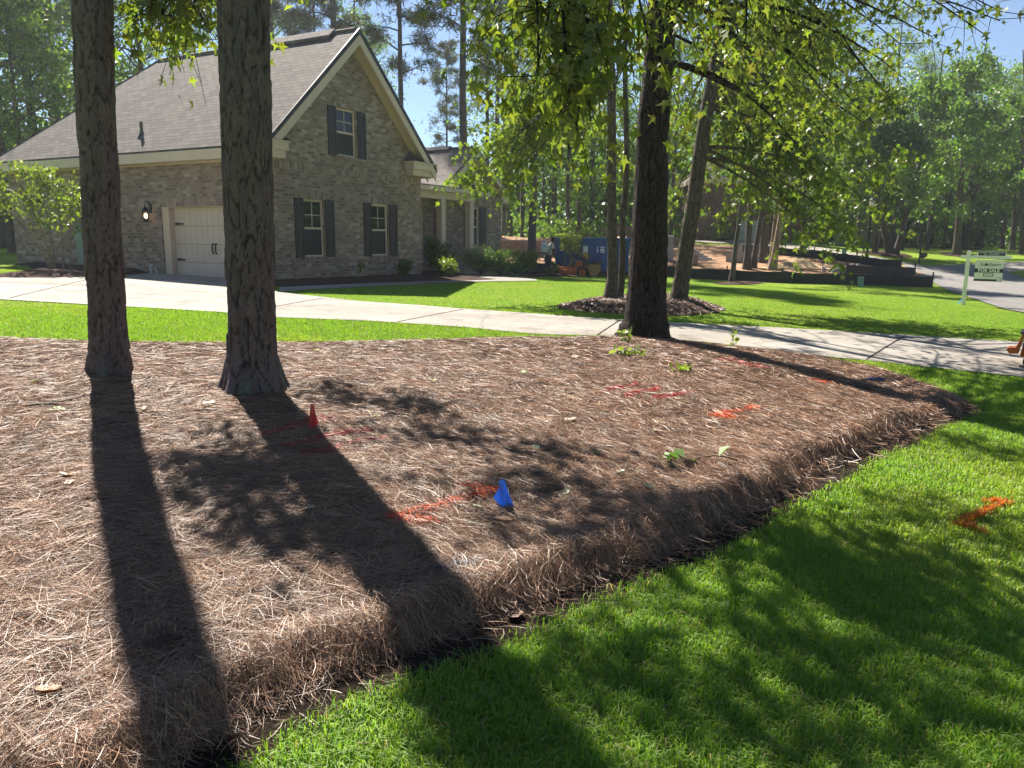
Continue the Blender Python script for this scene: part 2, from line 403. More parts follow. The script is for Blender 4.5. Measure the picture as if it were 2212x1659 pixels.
def bed_mesh():
    B = np.array(BED); s = .06
    X = np.arange(max(-9, B[:, 0].min()), B[:, 0].max() + s, s); Y = np.arange(max(.2, B[:, 1].min()), B[:, 1].max() + s, s)
    gx, gy = np.meshgrid(X, Y); ins = inside(BED, gx, gy); z = terr(gx, gy) + bedh(gx, gy) + .003
    ny, nx = gx.shape; i = np.arange(nx - 1); j = np.arange(ny - 1)[:, None]
    ok = ins[:-1, :-1] | ins[1:, :-1] | ins[:-1, 1:] | ins[1:, 1:]
    q = np.stack([j * nx + i, j * nx + i + 1, (j + 1) * nx + i + 1, (j + 1) * nx + i], -1)[ok]
    u, inv = np.unique(q, return_inverse=True)
    V = np.column_stack([gx.ravel(), gy.ravel(), z.ravel()])[u]
    tag(np_mesh('straw_bed_ground', V, inv.reshape(-1, 4), M['bed'], smooth=True), kind='structure')
bed_mesh()
def offset_line(L, d):
    L = np.array(L); t = np.gradient(L, axis=0); t /= np.linalg.norm(t, axis=1)[:, None]; d = np.broadcast_to(np.asarray(d, float), (len(L),))[:, None]
    return L + d * np.column_stack([t[:, 1], -t[:, 0]])
_fl = np.array(resample(BED_FRONT, .25, False))
TRENCH = [p for p in _fl] + [p for p in offset_line(_fl, .175 + .022 * np.sin(np.arange(len(_fl)) * 1.3) + .015 * np.sin(np.arange(len(_fl)) * 3.1))[::-1]]
TRENCH_IN = [p for p in offset_line(_fl, -.06)] + [p for p in offset_line(_fl, .22)[::-1]]
sheet('edging_trench_soil', TRENCH_IN, .006, M['soil'], .3)

DRIVE = G((-900, 585), (-300, 596), (0, 600), (190, 600), (300, 594), (350, 587), (420, 585), (488, 594), (560, 612), (600, 632), (700, 643), (780, 652), (900, 660), (1000, 668), (1200, 682), (1330, 691),
          (1440, 697), (1700, 710), (1959, 725), (2193, 739), (2700, 772), (2700, 866), (2212, 817), (1869, 780), (1698, 764), (1516, 740), (1450, 735), (1330, 728), (1180, 724), (1130, 721), (1000, 708),
          (800, 695), (600, 687), (480, 676), (280, 664), (0, 648), (-900, 600))
sheet('driveway', DRIVE, .014, M['concrete'], .5)
WALK = G((604, 631), (760, 622), (930, 613.5), (1050, 609), (1161, 607.5), (1158, 604.5), (1110, 599.5), (1060, 594), (1020, 590), (1005, 594), (1040, 600.5), (1074, 604.5), (1040, 606.5), (930, 608.8), (760, 615), (604, 622))
sheet('walkway', WALK, .020, M['concrete'], .4)
FBED = G((500, 596), (604, 621), (760, 614), (900, 608), (1045, 606), (1073, 604), (1040, 600), (1000, 592), (960, 588), (700, 585))
RBED = G((1085, 594), (1130, 598), (1190, 597.5), (1290, 598), (1300, 592), (1190, 586), (1090, 574), (1060, 585))
SBED = G((-60, 600), (0, 594), (45, 588), (75, 583), (60, 576), (25, 570), (180, 572), (340, 580), (347, 588), (300, 593), (190, 599), (60, 601.5))
def mound(poly, h, w):
    L = [np.asarray(p)[:2] for p in poly]; L = L + L[:1]
    return lambda x, y: h * sm(0, w, distline(L, x, y)) + .015 * bumps(x * 2, y * 2) * sm(0, .3, distline(L, x, y))
for P_, h_ in ((FBED, .06), (RBED, .06), (SBED, .1)):
    sheet('mulch_bed', rough(RNG, P_, .03, .3), .008, M['mulch'], .2, mound(P_, h_, .5))
RING = chaikin(G((1195, 661), (1250, 652), (1320, 647), (1400, 645), (1480, 649), (1540, 658), (1572, 669), (1540, 678), (1470, 683), (1380, 683), (1280, 676), (1220, 669)), 1)
sheet('mulch_ring', rough(RNG, RING, .04, .25), .008, M['mulch'], .16, mound(RING, .16, .7))
RINGS = [RING]
for q in (((1538, 611), (1580, 607), (1640, 609), (1652, 613), (1600, 616), (1550, 615)), ((1845, 544), (1890, 541), (1940, 546), (1978, 556), (1950, 558), (1900, 553), (1860, 548)),
          ((2020, 547), (2060, 544), (2105, 549), (2100, 556), (2060, 555)), ((1930, 529), (2020, 536), (2120, 541), (2120, 536), (2020, 530), (1950, 526))):
    P_ = chaikin(G(*q), 1); RINGS.append(P_); sheet('mulch_ring', P_, .02, M['mulch'], .4, mound(P_, .08, .8))
ROAD = G((1945, 566), (2000, 575), (2060, 573), (2130, 569), (2212, 566), (2900, 560), (2900, 740), (2212, 677), (2169, 669), (2104, 647), (2076, 637), (2039, 624), (2010, 606), (1960, 585))
sheet('road', ROAD, .03, M['road'], 1.0)
VERGE = chaikin(G((2178, 591), (2212, 584), (2600, 575), (2600, 612), (2212, 603), (2195, 597)), 1)
sheet('grass_verge', VERGE, .06, M['lawn'], .6)
NDRIVE = G((1480, 518), (1560, 521), (1630, 521), (1700, 527), (1790, 538), (1870, 552), (1945, 566), (1925, 569), (1850, 560), (1760, 548), (1690, 537), (1600, 528), (1500, 524))
sheet('neighbour_driveway', NDRIVE, .04, M['concrete'], 1.0)
DIRT = G((1060, 580), (1230, 580), (1440, 585), (1600, 600), (1900, 606), (2010, 600), (1950, 575), (1850, 562), (1760, 550), (1690, 539), (1600, 533), (1500, 530), (1400, 520), (1200, 512), (1060, 510))
sheet('building_site_dirt', DIRT, .02, M['dirt'], .8, lambda x, y: .05 * (1 + bumps(x * .9, y * .9)))
# thin saw-cut joints in the driveway
def joint(a, b):
    A, B = gp(*a), gp(*b); mb = MB(); d = (B - A)[:2]; d /= np.hypot(*d); nrm = np.array([-d[1], d[0]]) * .011
    k = 12; pts = [A[:2] + (B - A)[:2] * i / k for i in range(k + 1)]
    V = [(p[0] + s * nrm[0], p[1] + s * nrm[1], float(terr(*p)) + .018) for p in pts for s in (-1, 1)]
    mb.add(V, [(2 * i, 2 * i + 1, 2 * i + 3, 2 * i + 2) for i in range(k)])
    tag(mb.build('driveway_joint', M['soil']), kind='structure')
for a, b in (((1955, 727), (1871, 779)), ((1340, 693), (1290, 726)), ((700, 645), (520, 678)), ((1000, 670), (860, 697)), ((190, 605), (20, 646))): joint(a, b)

# ================================================================== THE HOUSE
HO = np.array([-6.0, 19.1]); HA = np.array([.489, .873]); HA /= np.hypot(*HA); HZ = .5
HRZ = math.atan2(HA[1], HA[0])
def house():
    H = thing('brick_house', (HO[0], HO[1], HZ), 'large tan grey brick house with cream trim, dark shutters and brown shingle roof', 'house', rz=HRZ)
    def pt(mb, name, mat, **k): return mb.build(name, mat, H, **k)
    def wall(mb, y, outline, holes, rev, axis='y', sgn=-1):
        """wall in plane (x,z) at y (axis y) or (y,z) at x; reveal depth going inward"""
        loops = [[Vector((p[0], p[1], 0)) for p in outline]] + [[Vector((p[0], p[1], 0)) for p in h] for h in holes]
        flat = [p for l in loops for p in l]; tri = tessellate_polygon(loops)
        put = (lambda p, d=0: (p[0], y + d, p[1])) if axis == 'y' else (lambda p, d=0: (y + d, p[0], p[1]))
        mb.add([put(p) for p in flat], tri)
        for h in holes:
            k = len(h)
            for i in range(k):
                a, b = h[i], h[(i + 1) % k]; mb.add([put(a), put(b), put(b, -sgn * rev), put(a, -sgn * rev)], [(0, 1, 2, 3)])
    R = lambda a, b, c, d: [(a, b), (c, b), (c, d), (a, d)]
    SL = .943; EX = .35
    zr = lambda x: 3.35 + SL * (min(x, 6.3 - x) + EX)      # roof top surface over the garage block
    W1, W2, WU = R(1.19, .68, 1.93, 2.15), R(3.88, .68, 4.64, 2.15), R(2.52, 3.36, 3.3, 4.6)
    mb = MB()
    wall(mb, 0, [(0, -.7), (6.3, -.7), (6.3, zr(6.3) - .16), (3.15, zr(3.15) - .16), (0, zr(0) - .16)], [W1, W2, WU], .11)
    pt(mb, 'front_gable_wall', M['brick'], fixn=False)
    GD = R(.45, -.3, 4.03, 1.95)
    mb = MB(); wall(mb, 0, [(0, -.7), (11.2, -.7), (11.2, 3.5), (0, 3.5)], [GD], .22, 'x'); pt(mb, 'garage_side_wall', M['brick'], fixn=False)
    mb = MB(); mb.add([(0, 11.2, -.7), (6.3, 11.2, -.7), (6.3, 11.2, 3.5), (0, 11.2, 3.5)], [(0, 1, 2, 3)]); mb.add([(6.3, 0, -.7), (6.3, 11.2, -.7), (6.3, 11.2, 3.5), (6.3, 0, 3.5)], [(0, 1, 2, 3)])
    pt(mb, 'rear_wall', M['brick'], fixn=False)
    # roof of the garage block (slab with thickness), hipped at the back
    y0, y1, hp = -.32, 11.55, 3.7; xl, xr = -EX, 6.3 + EX; ze, zp = zr(-EX), zr(3.15); t = .12
    def slab(mb, top):
        n = len(top); bot = [(p[0], p[1], p[2] - t) for p in top]
        mb.add(list(top) + bot, [tuple(range(n)), tuple(reversed(range(n, 2 * n)))] + [(i, n + i, n + (i + 1) % n, (i + 1) % n) for i in range(n)])
    A, B, C_, D_ = (xl, y0, ze), (3.15, y0, zp), (3.15, y1 - hp, zp), (xl, y1, ze)
    E_, F_ = (xr, y0, ze), (xr, y1, ze)
    mb = MB(); slab(mb, [A, B, C_, D_]); slab(mb, [B, E_, F_, C_]); slab(mb, [D_, C_, F_])
    roof = pt(mb, 'roof', M['shingle'])
    mb = MB(); mb.tube([(3.15, -.2, zp - .02), (3.15, y1 - hp, zp - .02)], .075, 6); mb.tube([(3.15, y1 - hp, zp - .03), (xl, y1, ze - .03)], .05, 6); mb.build('ridge_cap', M['shingle'], roof)
    mb = MB(); mb.prism([(2.9, zp - .2), (3.15, zp + .05), (3.4, zp - .2), (3.4, zp - .12), (3.15, zp + .10), (2.9, zp - .12)], 1, .5, 4.6); mb.build('ridge_vent', M['shingle'], roof)
    mb = MB(); mb.tube([(.2, 4.86, zr(.2) - .1), (.2, 4.86, zr(.2) + .34)], .045, 10); mb.lathe([(.12, zr(.2) - .08), (.05, zr(.2) + .08)], (.2, 4.86, 0), 10)
    mb.build('vent_pipe', M['seat_grey'], roof)
    # cream eave: fascia, soffit and frieze along the garage side
    mb = MB(); mb.b2((xl - .03, y0, ze - .30), (xl - .004, y1 + .03, ze - .055)); mb.b2((xl, y0 + .02, ze - .30), (-.006, y1, ze - .275)); mb.b2((-.04, .003, 3.02), (-.004, 11.2, ze - .3))
    mb.b2((xl, y1 + .005, ze - .3), (xr, y1 + .03, ze - .06)); mb.b2((xr + .004, y0, ze - .30), (xr + .03, y1, ze - .055)); mb.b2((6.306, y0 + .02, ze - .3), (xr, y1, ze - .275))
    pt(mb, 'eave_trim', M['cream'], bevel=.006)
    # rake boards and soffits on the front gable
    mb = MB()
    for s in (-1, 1):
        X = lambda d: 3.15 + s * d
        for (u0, u1, ya, yb) in ((.14, .40, y0 - .03, y0 - .004), (.14, .185, y0, -.005), (.19, .40, -.05, -.006)):
            # board hanging below the roof line, u = distance under roof top
            mb.add([(X(3.5), ya, ze - u0), (X(0), ya, zp - u0), (X(0), ya, zp - u1), (X(3.5), ya, ze - u1), (X(3.5), yb, ze - u0), (X(0), yb, zp - u0), (X(0), yb, zp - u1), (X(3.5), yb, ze - u1)],
                   [(0, 1, 2, 3), (7, 6, 5, 4), (0, 4, 5, 1), (2, 6, 7, 3), (1, 5, 6, 2), (0, 3, 7, 4)])
    pt(mb, 'rake_trim', M['cream'])
    mb = MB()
    for s in (-1, 1):
        X = lambda d: 3.15 + s * d
        mb.add([(X(3.53), y0 - .045, ze - .02), (X(0), y0 - .045, zp + .012), (X(0), y0 - .045, zp - .14), (X(3.53), y0 - .045, ze - .15), (X(3.53), y0 - .001, ze - .02), (X(0), y0 - .001, zp + .012), (X(0), y0 - .001, zp - .14), (X(3.53), y0 - .001, ze - .15)],
               [(0, 1, 2, 3), (7, 6, 5, 4), (0, 4, 5, 1), (2, 6, 7, 3)])
    mb.build('drip_edge', M['black'], roof)
    # boxed eave returns with their little hipped roofs
    for s in (-1, 1):
        xa, xb = (5.47, xr + .03) if s > 0 else (xl - .03, .42)
        mb = MB(); mb.b2((xa, -.36, 3.24), (xb, -.002, 3.42)); mb.b2((xa + .05, -.30, 3.06), (xb - .06, -.003, 3.239)); mb.b2((xa - .03, -.39, 3.421), (xb + .03, -.002, 3.47))
        er = pt(mb, 'eave_return', M['cream'], bevel=.008)
        xi = xa if s > 0 else xb; xo = xb if s > 0 else xa; xm = xi + s * .32
        mb = MB(); mb.add([(xi - s * .03, -.40, 3.472), (xo - s * .1, -.40, 3.472), (xo - s * .14, -.002, 3.48), (xm, -.002, 3.84), (xi - s * .03, -.002, 3.472)], [(0, 1, 2, 3), (0, 3, 4)])
        mb.build('return_roof', M['shingle'], er)
    # soldier courses, rowlock sills, water table
    mb = MB()
    mb.b2((0.004, -.014, 2.83), (6.296, -.003, 3.03))
    for (a, b, z) in ((1.05, 2.06, 2.152), (3.75, 4.78, 2.152), (2.42, 3.42, 4.602)): mb.b2((a, -.016, z), (b, -.0025, z + .24))
    mb.b2((-.016, .33, 1.953), (-.0025, 4.12, 2.17)); mb.b2((-.016, 4.5, 2.83), (-.003, 4.52, 2.85))
    pt(mb, 'soldier_course', M['brick'], swap=True)
    mb = MB(); mb.b2((-.02, -.022, .56), (6.315, -.003, .62)); pt(mb, 'water_table', M['brick'], swap=True)
    mb = MB(); mb.b2((-.001, -.006, -.7), (6.302, -.0005, .555)); 
    # windows
    def window(x0, x1, z0, z1, y, vent=False):
        fr = MB(); f = .055; yy = y + .045
        fr.b2((x0, yy, z0), (x0 + f, yy + .05, z1)); fr.b2((x1 - f, yy, z0), (x1, yy + .05, z1)); fr.b2((x0 + f, yy, z1 - f), (x1 - f, yy + .05, z1)); fr.b2((x0 + f, yy, z0), (x1 - f, yy + .05, z0 + f * .8))
        zm = (z0 + z1) / 2; fr.b2((x0 + f, yy + .004, zm - .028), (x1 - f, yy + .046, zm + .028))
        xm = (x0 + x1) / 2; zq = (zm + z1 - f) / 2
        fr.b2((xm - .009, yy + .022, zm + .028), (xm + .009, yy + .032, z1 - f)); fr.b2((x0 + f, yy + .022, zq - .009), (xm - .009, yy + .032, zq + .009)); fr.b2((xm + .009, yy + .022, zq - .009), (x1 - f, yy + .032, zq + .009))
        o = fr.build('window', M['cream'], H)
        for (a, b, dy) in ((z0 + f * .8, zm - .028, .016), (zm + .028, z1 - f, .034)):
            p = MB(); p.b2((x0 + f, yy + dy, a), (x1 - f, yy + dy + .012, b)); p.build('pane', M['screen' if dy < .03 else 'glass'], o)
        s = MB(); s.b2((x0 - .08, y - .05, z0 - .085), (x1 + .08, y + .06, z0 - .002)); s.build('sill', M['brick'], o, swap=True)
        return o
    window(1.19, 1.93, .68, 2.15, 0); window(3.88, 4.64, .68, 2.15, 0); window(2.52, 3.3, 3.36, 4.6, 0)
    def shutter(x0, x1, z0, z1, y):
        mb = MB(); t_ = .035; s_ = .055
        mb.b2((x0, y - t_, z0), (x0 + s_, y - .002, z1)); mb.b2((x1 - s_, y - t_, z0), (x1, y - .002, z1))
        for (a, b) in ((z0, z0 + .09), (z0 + (z1 - z0) * .52, z0 + (z1 - z0) * .52 + .08), (z1 - .08, z1)): mb.b2((x0 + s_, y - t_, a), (x1 - s_, y - .002, b))
        for (a, b) in ((z0 + .09, z0 + (z1 - z0) * .52), (z0 + (z1 - z0) * .52 + .08, z1 - .08)):
            mb.b2((x0 + s_, y - .016, a), (x1 - s_, y - .002, b)); mb.b2((x0 + s_ + .03, y - .028, a + .04), (x1 - s_ - .03, y - .0165, b - .04))
        pt(mb, 'shutter', M['shutter'])
    for x0, x1, z0, z1 in ((.86, 1.17, .66, 2.17), (1.97, 2.31, .66, 2.17), (3.54, 3.86, .66, 2.17), (4.68, 5.06, .66, 2.17), (2.18, 2.5, 3.34, 4.6), (3.36, 3.70, 3.34, 4.6)): shutter(x0, x1, z0, z1, 0)
    # garage door in its deep reveal
    mb = MB(); mb.b2((.03, 3.76, -.3), (.215, 4.028, 1.92)); mb.b2((.03, .452, -.3), (.215, .64, 1.92)); mb.b2((.03, .452, 1.921), (.215, 4.028, 1.948)); pt(mb, 'garage_door_frame', M['cream'], bevel=.006)
    mb = MB(); zs = [-.02, .48, .965, 1.45, 1.919]
    for a, b in zip(zs, zs[1:]):
        mb.b2((.19, .641, a + .004), (.23, 3.759, b - .004))
        for k in range(14):
            yk = .68 + k * .22; mb.b2((.184, yk + .006, a + .03), (.1895, yk + .214, b - .03))
    gd = pt(mb, 'garage_door', M['door_cream'], bevel=.002)
    for z in (.55, 1.5):
        for y in (3.70, .70):
            s = -1 if y > 2 else 1
            mb = MB(); mb.prism([(y, z - .035), (y, z + .035), (y + s * .30, z + .022), (y + s * .34, z), (y + s * .30, z - .022)], 0, .172, .183); mb.build('strap_hinge', M['black'], gd)
    for y in (2.15, 2.27):
        mb = MB(); mb.tube([(.183, y, .98), (.15, y, .95), (.145, y, .86), (.15, y, .76), (.183, y, .73)], [.014, .014, .02, .014, .014], 7); mb.b2((.175, y - .03, .95), (.183, y + .03, 1.0)); mb.b2((.175, y - .03, .71), (.183, y + .03, .76))
        mb.build('handle', M['black'], gd)
    mb = MB(); mb.b2((.181, .65, -.05), (.235, 3.75, -.016)); mb.build('bottom_seal', M['black'], gd)
    # lantern by the garage door
    LY, LZ = 4.45, 1.72
    mb = MB(); mb.b2((-.02, LY - .055, LZ + .06), (-.002, LY + .055, LZ + .30)); mb.tube([(-.02, LY, LZ + .26), (-.06, LY, LZ + .36), (-.13, LY, LZ + .38), (-.165, LY, LZ + .31), (-.16, LY, LZ + .24)], .012, 8)
    mb.lathe([(.012, LZ + .24), (.05, LZ + .19), (.075, LZ + .15), (.10, LZ + .115), (.10, LZ + .105)], (-.16, LY, 0), 8)
    for k in range(8):
        a = k * math.pi / 4; mb.tube([(-.16 + .085 * math.cos(a), LY + .085 * math.sin(a), LZ + .105), (-.16 + .08 * math.cos(a), LY + .08 * math.sin(a), LZ - .12)], .006, 5)
    mb.lathe([(.086, LZ - .115), (.09, LZ - .135), (.06, LZ - .15), (.02, LZ - .18)], (-.16, LY, 0), 8)
    lan = pt(mb, 'wall_lantern', M['black'])
    mb = MB(); mb.lathe([(.012, LZ - .09), (.04, LZ - .05), (.045, LZ), (.03, LZ + .04), (.008, LZ + .06)], (-.16, LY, 0), 12); mb.build('bulb', M['glow'], lan, smooth=True)
    # pvc pipes, meter box, hose bib
    mb = MB(); mb.tube([(-.08, 4.42, -.35), (-.10, 4.50, .30), (-.10, 4.5, .36), (-.06, 4.47, .40)], .022, 8); mb.tube([(-.06, 4.28, -.35), (-.06, 4.30, .24), (-.06, 4.36, .31), (-.02, 4.38, .31)], .018, 8); pt(mb, 'pvc_pipe', M['pvc'])
    mb = MB(); mb.b2((-.13, 7.45, .75), (-.003, 7.82, 1.5)); mb.b2((-.16, 7.5, .35), (-.004, 7.78, .746)); mb.lathe([(.11, 0), (.11, .06), (.08, .09)], (0, 0, 0), 14, 'X')
    mbx = MB(); mbx.b2((-.12, 7.47, .35), (-.003, 7.80, 1.48)); mbx.b2((-.15, 7.45, 1.05), (-.121, 7.82, 1.5)); pt(mbx, 'meter_box', M['grey_green'], bevel=.012)
    mb = MB(); mb.tube([(-.02, 8.35, .42), (-.09, 8.35, .42), (-.12, 8.35, .36)], .02, 7); mb.box((-.09, 8.35, .46), (.05, .09, .015)); pt(mb, 'hose_tap', M['pvc'])

    # ---- wing with its own gable, porch between
    P0, ZP, QF = 11.9, 4.64, 1.4
    zl = lambda p: ZP - .70 * (P0 - p); zw = lambda p: ZP - .64 * (p - P0)
    WR = R(11.74, .92, 12.49, 2.42)
    mb = MB(); wall(mb, 1.7, [(10.0, -.7), (14.25, -.7), (14.25, zw(14.25) - .17), (P0, ZP - .17), (10.0, zl(10.0) - .17)], [WR], .11); pt(mb, 'wing_wall', M['brick'], fixn=False)
    mb = MB(); mb.add([(14.25, 1.7, -.7), (14.25, 10, -.7), (14.25, 10, 3.0), (14.25, 1.7, 3.0)], [(0, 1, 2, 3)]); mb.add([(6.3, 10, -.7), (14.25, 10, -.7), (14.25, 10, 3.0), (6.3, 10, 3.0)], [(0, 1, 2, 3)])
    DO = R(8.35, .28, 9.35, 2.5)
    wall(mb, 2.1, [(6.3, -.7), (10.0, -.7), (10.0, 2.95), (6.3, 2.95)], [DO], .1); mb.add([(10.0, 1.7, -.7), (10.0, 2.1, -.7), (10.0, 2.1, 2.95), (10.0, 1.7, 2.95)], [(0, 1, 2, 3)])
    pt(mb, 'entry_wall', M['brick'], fixn=False)
    mb = MB(); slab(mb, [(9.86, QF, zl(9.86)), (P0, QF, ZP), (P0, 10.4, ZP), (9.86, 10.4, zl(9.86))]); slab(mb, [(P0, QF, ZP), (14.58, QF, zw(14.58)), (14.58, 10.4, zw(14.58)), (P0, 10.4, ZP)])
    wr = pt(mb, 'wing_roof', M['shingle'])
    mb = MB(); mb.tube([(P0, QF + .1, ZP - .02), (P0, 9, ZP - .02)], .06, 6); mb.prism([(P0 - .22, ZP - .13), (P0, ZP + .05), (P0 + .22, ZP - .13), (P0 + .22, ZP - .05), (P0, ZP + .09), (P0 - .22, ZP - .05)], 1, 2.6, 5.2); mb.build('ridge_vent', M['shingle'], wr)
    mb = MB(); zpo = lambda q: 2.99 + .36 * (q - .85)
    slab(mb, [(6.3, .85, zpo(.85)), (11.95, .85, zpo(.85)), (11.95, 1.695, zpo(1.695)), (9.9, 1.695, zpo(1.695)), (9.9, 5.5, zpo(5.5)), (6.3, 5.5, zpo(5.5))]); pt(mb, 'porch_roof', M['shingle'])
    mb = MB()
    for s, zz_, dd in ((-1, zl, P0 - 9.86), (1, zw, 14.58 - P0)):
        e = P0 + s * dd
        for (u0, u1, ya, yb) in ((.13, .33, QF - .03, QF - .003), (.13, .17, QF, 1.695), (.17, .32, 1.65, 1.694)):
            mb.add([(e, ya, zz_(e) - u0), (P0, ya, ZP - u0), (P0, ya, ZP - u1), (e, ya, zz_(e) - u1), (e, yb, zz_(e) - u0), (P0, yb, ZP - u0), (P0, yb, ZP - u1), (e, yb, zz_(e) - u1)],
                   [(0, 1, 2, 3), (7, 6, 5, 4), (0, 4, 5, 1), (2, 6, 7, 3), (0, 3, 7, 4)])
    mb.b2((13.75, 1.38, 2.66), (14.56, 1.697, 2.86)); mb.b2((14.25, 1.7, 2.7), (14.6, 10.4, 2.8))
    pt(mb, 'wing_trim', M['cream'])
    window(11.74, 12.49, .92, 2.42, 1.7); shutter(12.53, 12.99, .9, 2.44, 1.7); shutter(11.38, 11.71, .9, 2.44, 1.7)
    mb = MB(); mb.b2((11.65, 1.684, 2.424), (12.6, 1.697, 2.66)); pt(mb, 'soldier_course', M['brick'], swap=True)
    mb = MB(); mb.b2((11.82, 1.66, 3.18), (12.32, 1.695, 3.86))
    for k in range(10): mb.box((12.07, 1.65, 3.22 + k * .065), (.44, .05, .012), rx=.6)
    pt(mb, 'gable_vent', M['cream'])
    # porch: beam, columns, floor, steps, door
    mb = MB(); mb.b2((6.302, 1.07, 2.56), (11.19, 1.33, 2.93)); mb.b2((6.302, .95, 2.905), (11.9, 1.06, 2.96)); mb.b2((6.302, .83, 2.80), (11.97, .87, 2.95)); mb.b2((6.302, .871, 2.80), (11.97, 1.068, 2.815)); mb.b2((11.191, 1.2, 2.816), (11.93, 1.69, 2.9))
    bm_ = pt(mb, 'porch_beam', M['cream'], bevel=.006)
    mb = MB(); mb.b2((6.302, 1.331, 2.86), (9.99, 2.09, 2.89)); pt(mb, 'porch_ceiling', M['cream'])
    text('81', .17, (10.0, 1.062, 2.67), (math.pi / 2, 0, 0), M['black'], 'house_number', bm_, .012)
    for x in (9.01, 10.88):
        mb = MB(); mb.b2((x, 1.08, .34), (x + .26, 1.32, 2.558)); mb.b2((x - .025, 1.055, .302), (x + .285, 1.345, .56)); mb.b2((x - .02, 1.06, 2.28), (x + .28, 1.34, 2.34)); pt(mb, 'porch_column', M['cream'], bevel=.008)
    mb = MB(); mb.b2((6.302, .98, -.7), (11.35, 2.09, .30)); mb.b2((9.3, .68, -.7), (11.25, .979, .13)); mb.b2((9.4, .38, -.7), (11.15, .679, -.02)); pt(mb, 'porch_steps', M['brick'])
    mb = MB(); mb.b2((8.352, 2.13, .302), (8.44, 2.2, 2.498)); mb.b2((9.26, 2.13, .302), (9.348, 2.2, 2.498)); mb.b2((8.44, 2.13, 2.42), (9.26, 2.2, 2.498)); mb.b2((8.44, 2.13, 2.05), (9.26, 2.19, 2.1)); pt(mb, 'door_frame', M['cream'])
    mb = MB(); mb.b2((8.442, 2.16, .302), (9.258, 2.2, 2.048)); mb.b2((8.52, 2.145, .5), (9.18, 2.159, 1.0)); mb.b2((8.52, 2.145, 1.1), (9.18, 2.159, 1.9)); fd = pt(mb, 'front_door', M['shutter'])
    mb = MB(); mb.lathe([(.01, 0), (.03, .02), (.02, .05)], (9.18, 2.1, 1.15), 10, 'Y'); mb.build('door_knob', M['black'], fd)
    mb = MB(); mb.b2((8.442, 2.165, 2.102), (9.258, 2.18, 2.418)); pt(mb, 'transom_pane', M['glass'])
    return H
def text(s, size, loc, rot, mat, name, parent, ext=.004, align='CENTER', sx=1.0, shear=0.0, bold=0.0):
    c = bpy.data.curves.new(name, 'FONT'); c.body = s; c.size = size; c.extrude = ext; c.align_x = align; c.align_y = 'CENTER'; c.resolution_u = 3; c.shear = shear; c.offset = bold
    tmp = bpy.data.objects.new('tmp_text', c); COL.objects.link(tmp); tmp.scale = (sx, 1, 1)
    bpy.context.view_layer.update()
    me = bpy.data.meshes.new_from_object(tmp.evaluated_get(bpy.context.evaluated_depsgraph_get()))
    bpy.data.objects.remove(tmp); bpy.data.curves.remove(c)
    me.name = name; me.transform(Matrix.Translation(loc) @ Matrix.Rotation(rot[2], 4, 'Z') @ Matrix.Rotation(rot[0], 4, 'X') @ Matrix.Diagonal((sx, 1, 1, 1)))
    me.materials.clear(); me.materials.append(mat)
    o = bpy.data.objects.new(name, me); COL.objects.link(o); o.parent = parent; return o
house()

# ================================================================== TREES
def leafshape(kind):
    if kind == 'star':
        pts = [(0, 0, 0)]; order = [(-150, .50), (-78, .78), (0, 1.0), (78, .78), (150, .50)]
        V = [(0, .12, 0)]; tips = []; notches = []
        for a, r in order:
            t = math.radians(a); V.append((math.sin(t) * r * .72, .12 + math.cos(t) * r * .8, -.10 * r)); tips.append(len(V) - 1)
        for i in range(6):
            a = [-205, -112, -38, 38, 112, 205][i]; t = math.radians(a); r = .30
            V.append((math.sin(t) * r * .7, .12 + math.cos(t) * r * .8, .02)); notches.append(len(V) - 1)
        F = [(0, notches[i], tips[i], notches[i + 1]) for i in range(5)]
        return np.array(V), np.array(F)
    if kind == 'oval':
        return np.array([(0, 0, 0), (-.30, .5, .08), (0, 1, -.05), (.30, .5, .08)]), np.array([(0, 3, 2, 1)])
    if kind == 'lance':
        return np.array([(0, 0, 0), (-.14, .45, .04), (0, 1, -.12), (.14, .45, .04)]), np.array([(0, 3, 2, 1)])
def unit(a): return a / (np.linalg.norm(a, axis=-1, keepdims=True) + 1e-9)
def put_leaves(nm, rng, C, size, kind, cols, hang=.0, up=.5, cvar=.25, svar=.4):
    N = len(C); V0, F0 = leafshape(kind); k = len(V0)
    t = unit(rng.normal(0, 1, (N, 3)) * (1 - hang * .6) + np.array([0, 0, -1.6 * hang]))
    n = unit(rng.normal(0, 1, (N, 3)) + np.array([0, 0, up * 1.6])); b = unit(np.cross(n, t)); n = np.cross(t, b)
    s = size * (1 + svar * rng.uniform(-1, 1, N)); curl = rng.uniform(-.4, 2.8, N)[:, None, None]
    V = C[:, None] + s[:, None, None] * (V0[None, :, 0, None] * b[:, None] + V0[None, :, 1, None] * t[:, None] + curl * V0[None, :, 2, None] * n[:, None])
    F = (np.arange(N) * k)[:, None, None] + F0[None]
    cols = np.asarray(cols, float); w_ = rng.dirichlet(np.ones(len(cols)) * .55, N); c = (w_ @ cols) * (1 + cvar * rng.uniform(-1, 1, (N, 1)))
    nm.add(V.reshape(-1, 3), F.reshape(-1, F0.shape[1]), np.repeat(c, k, 0))
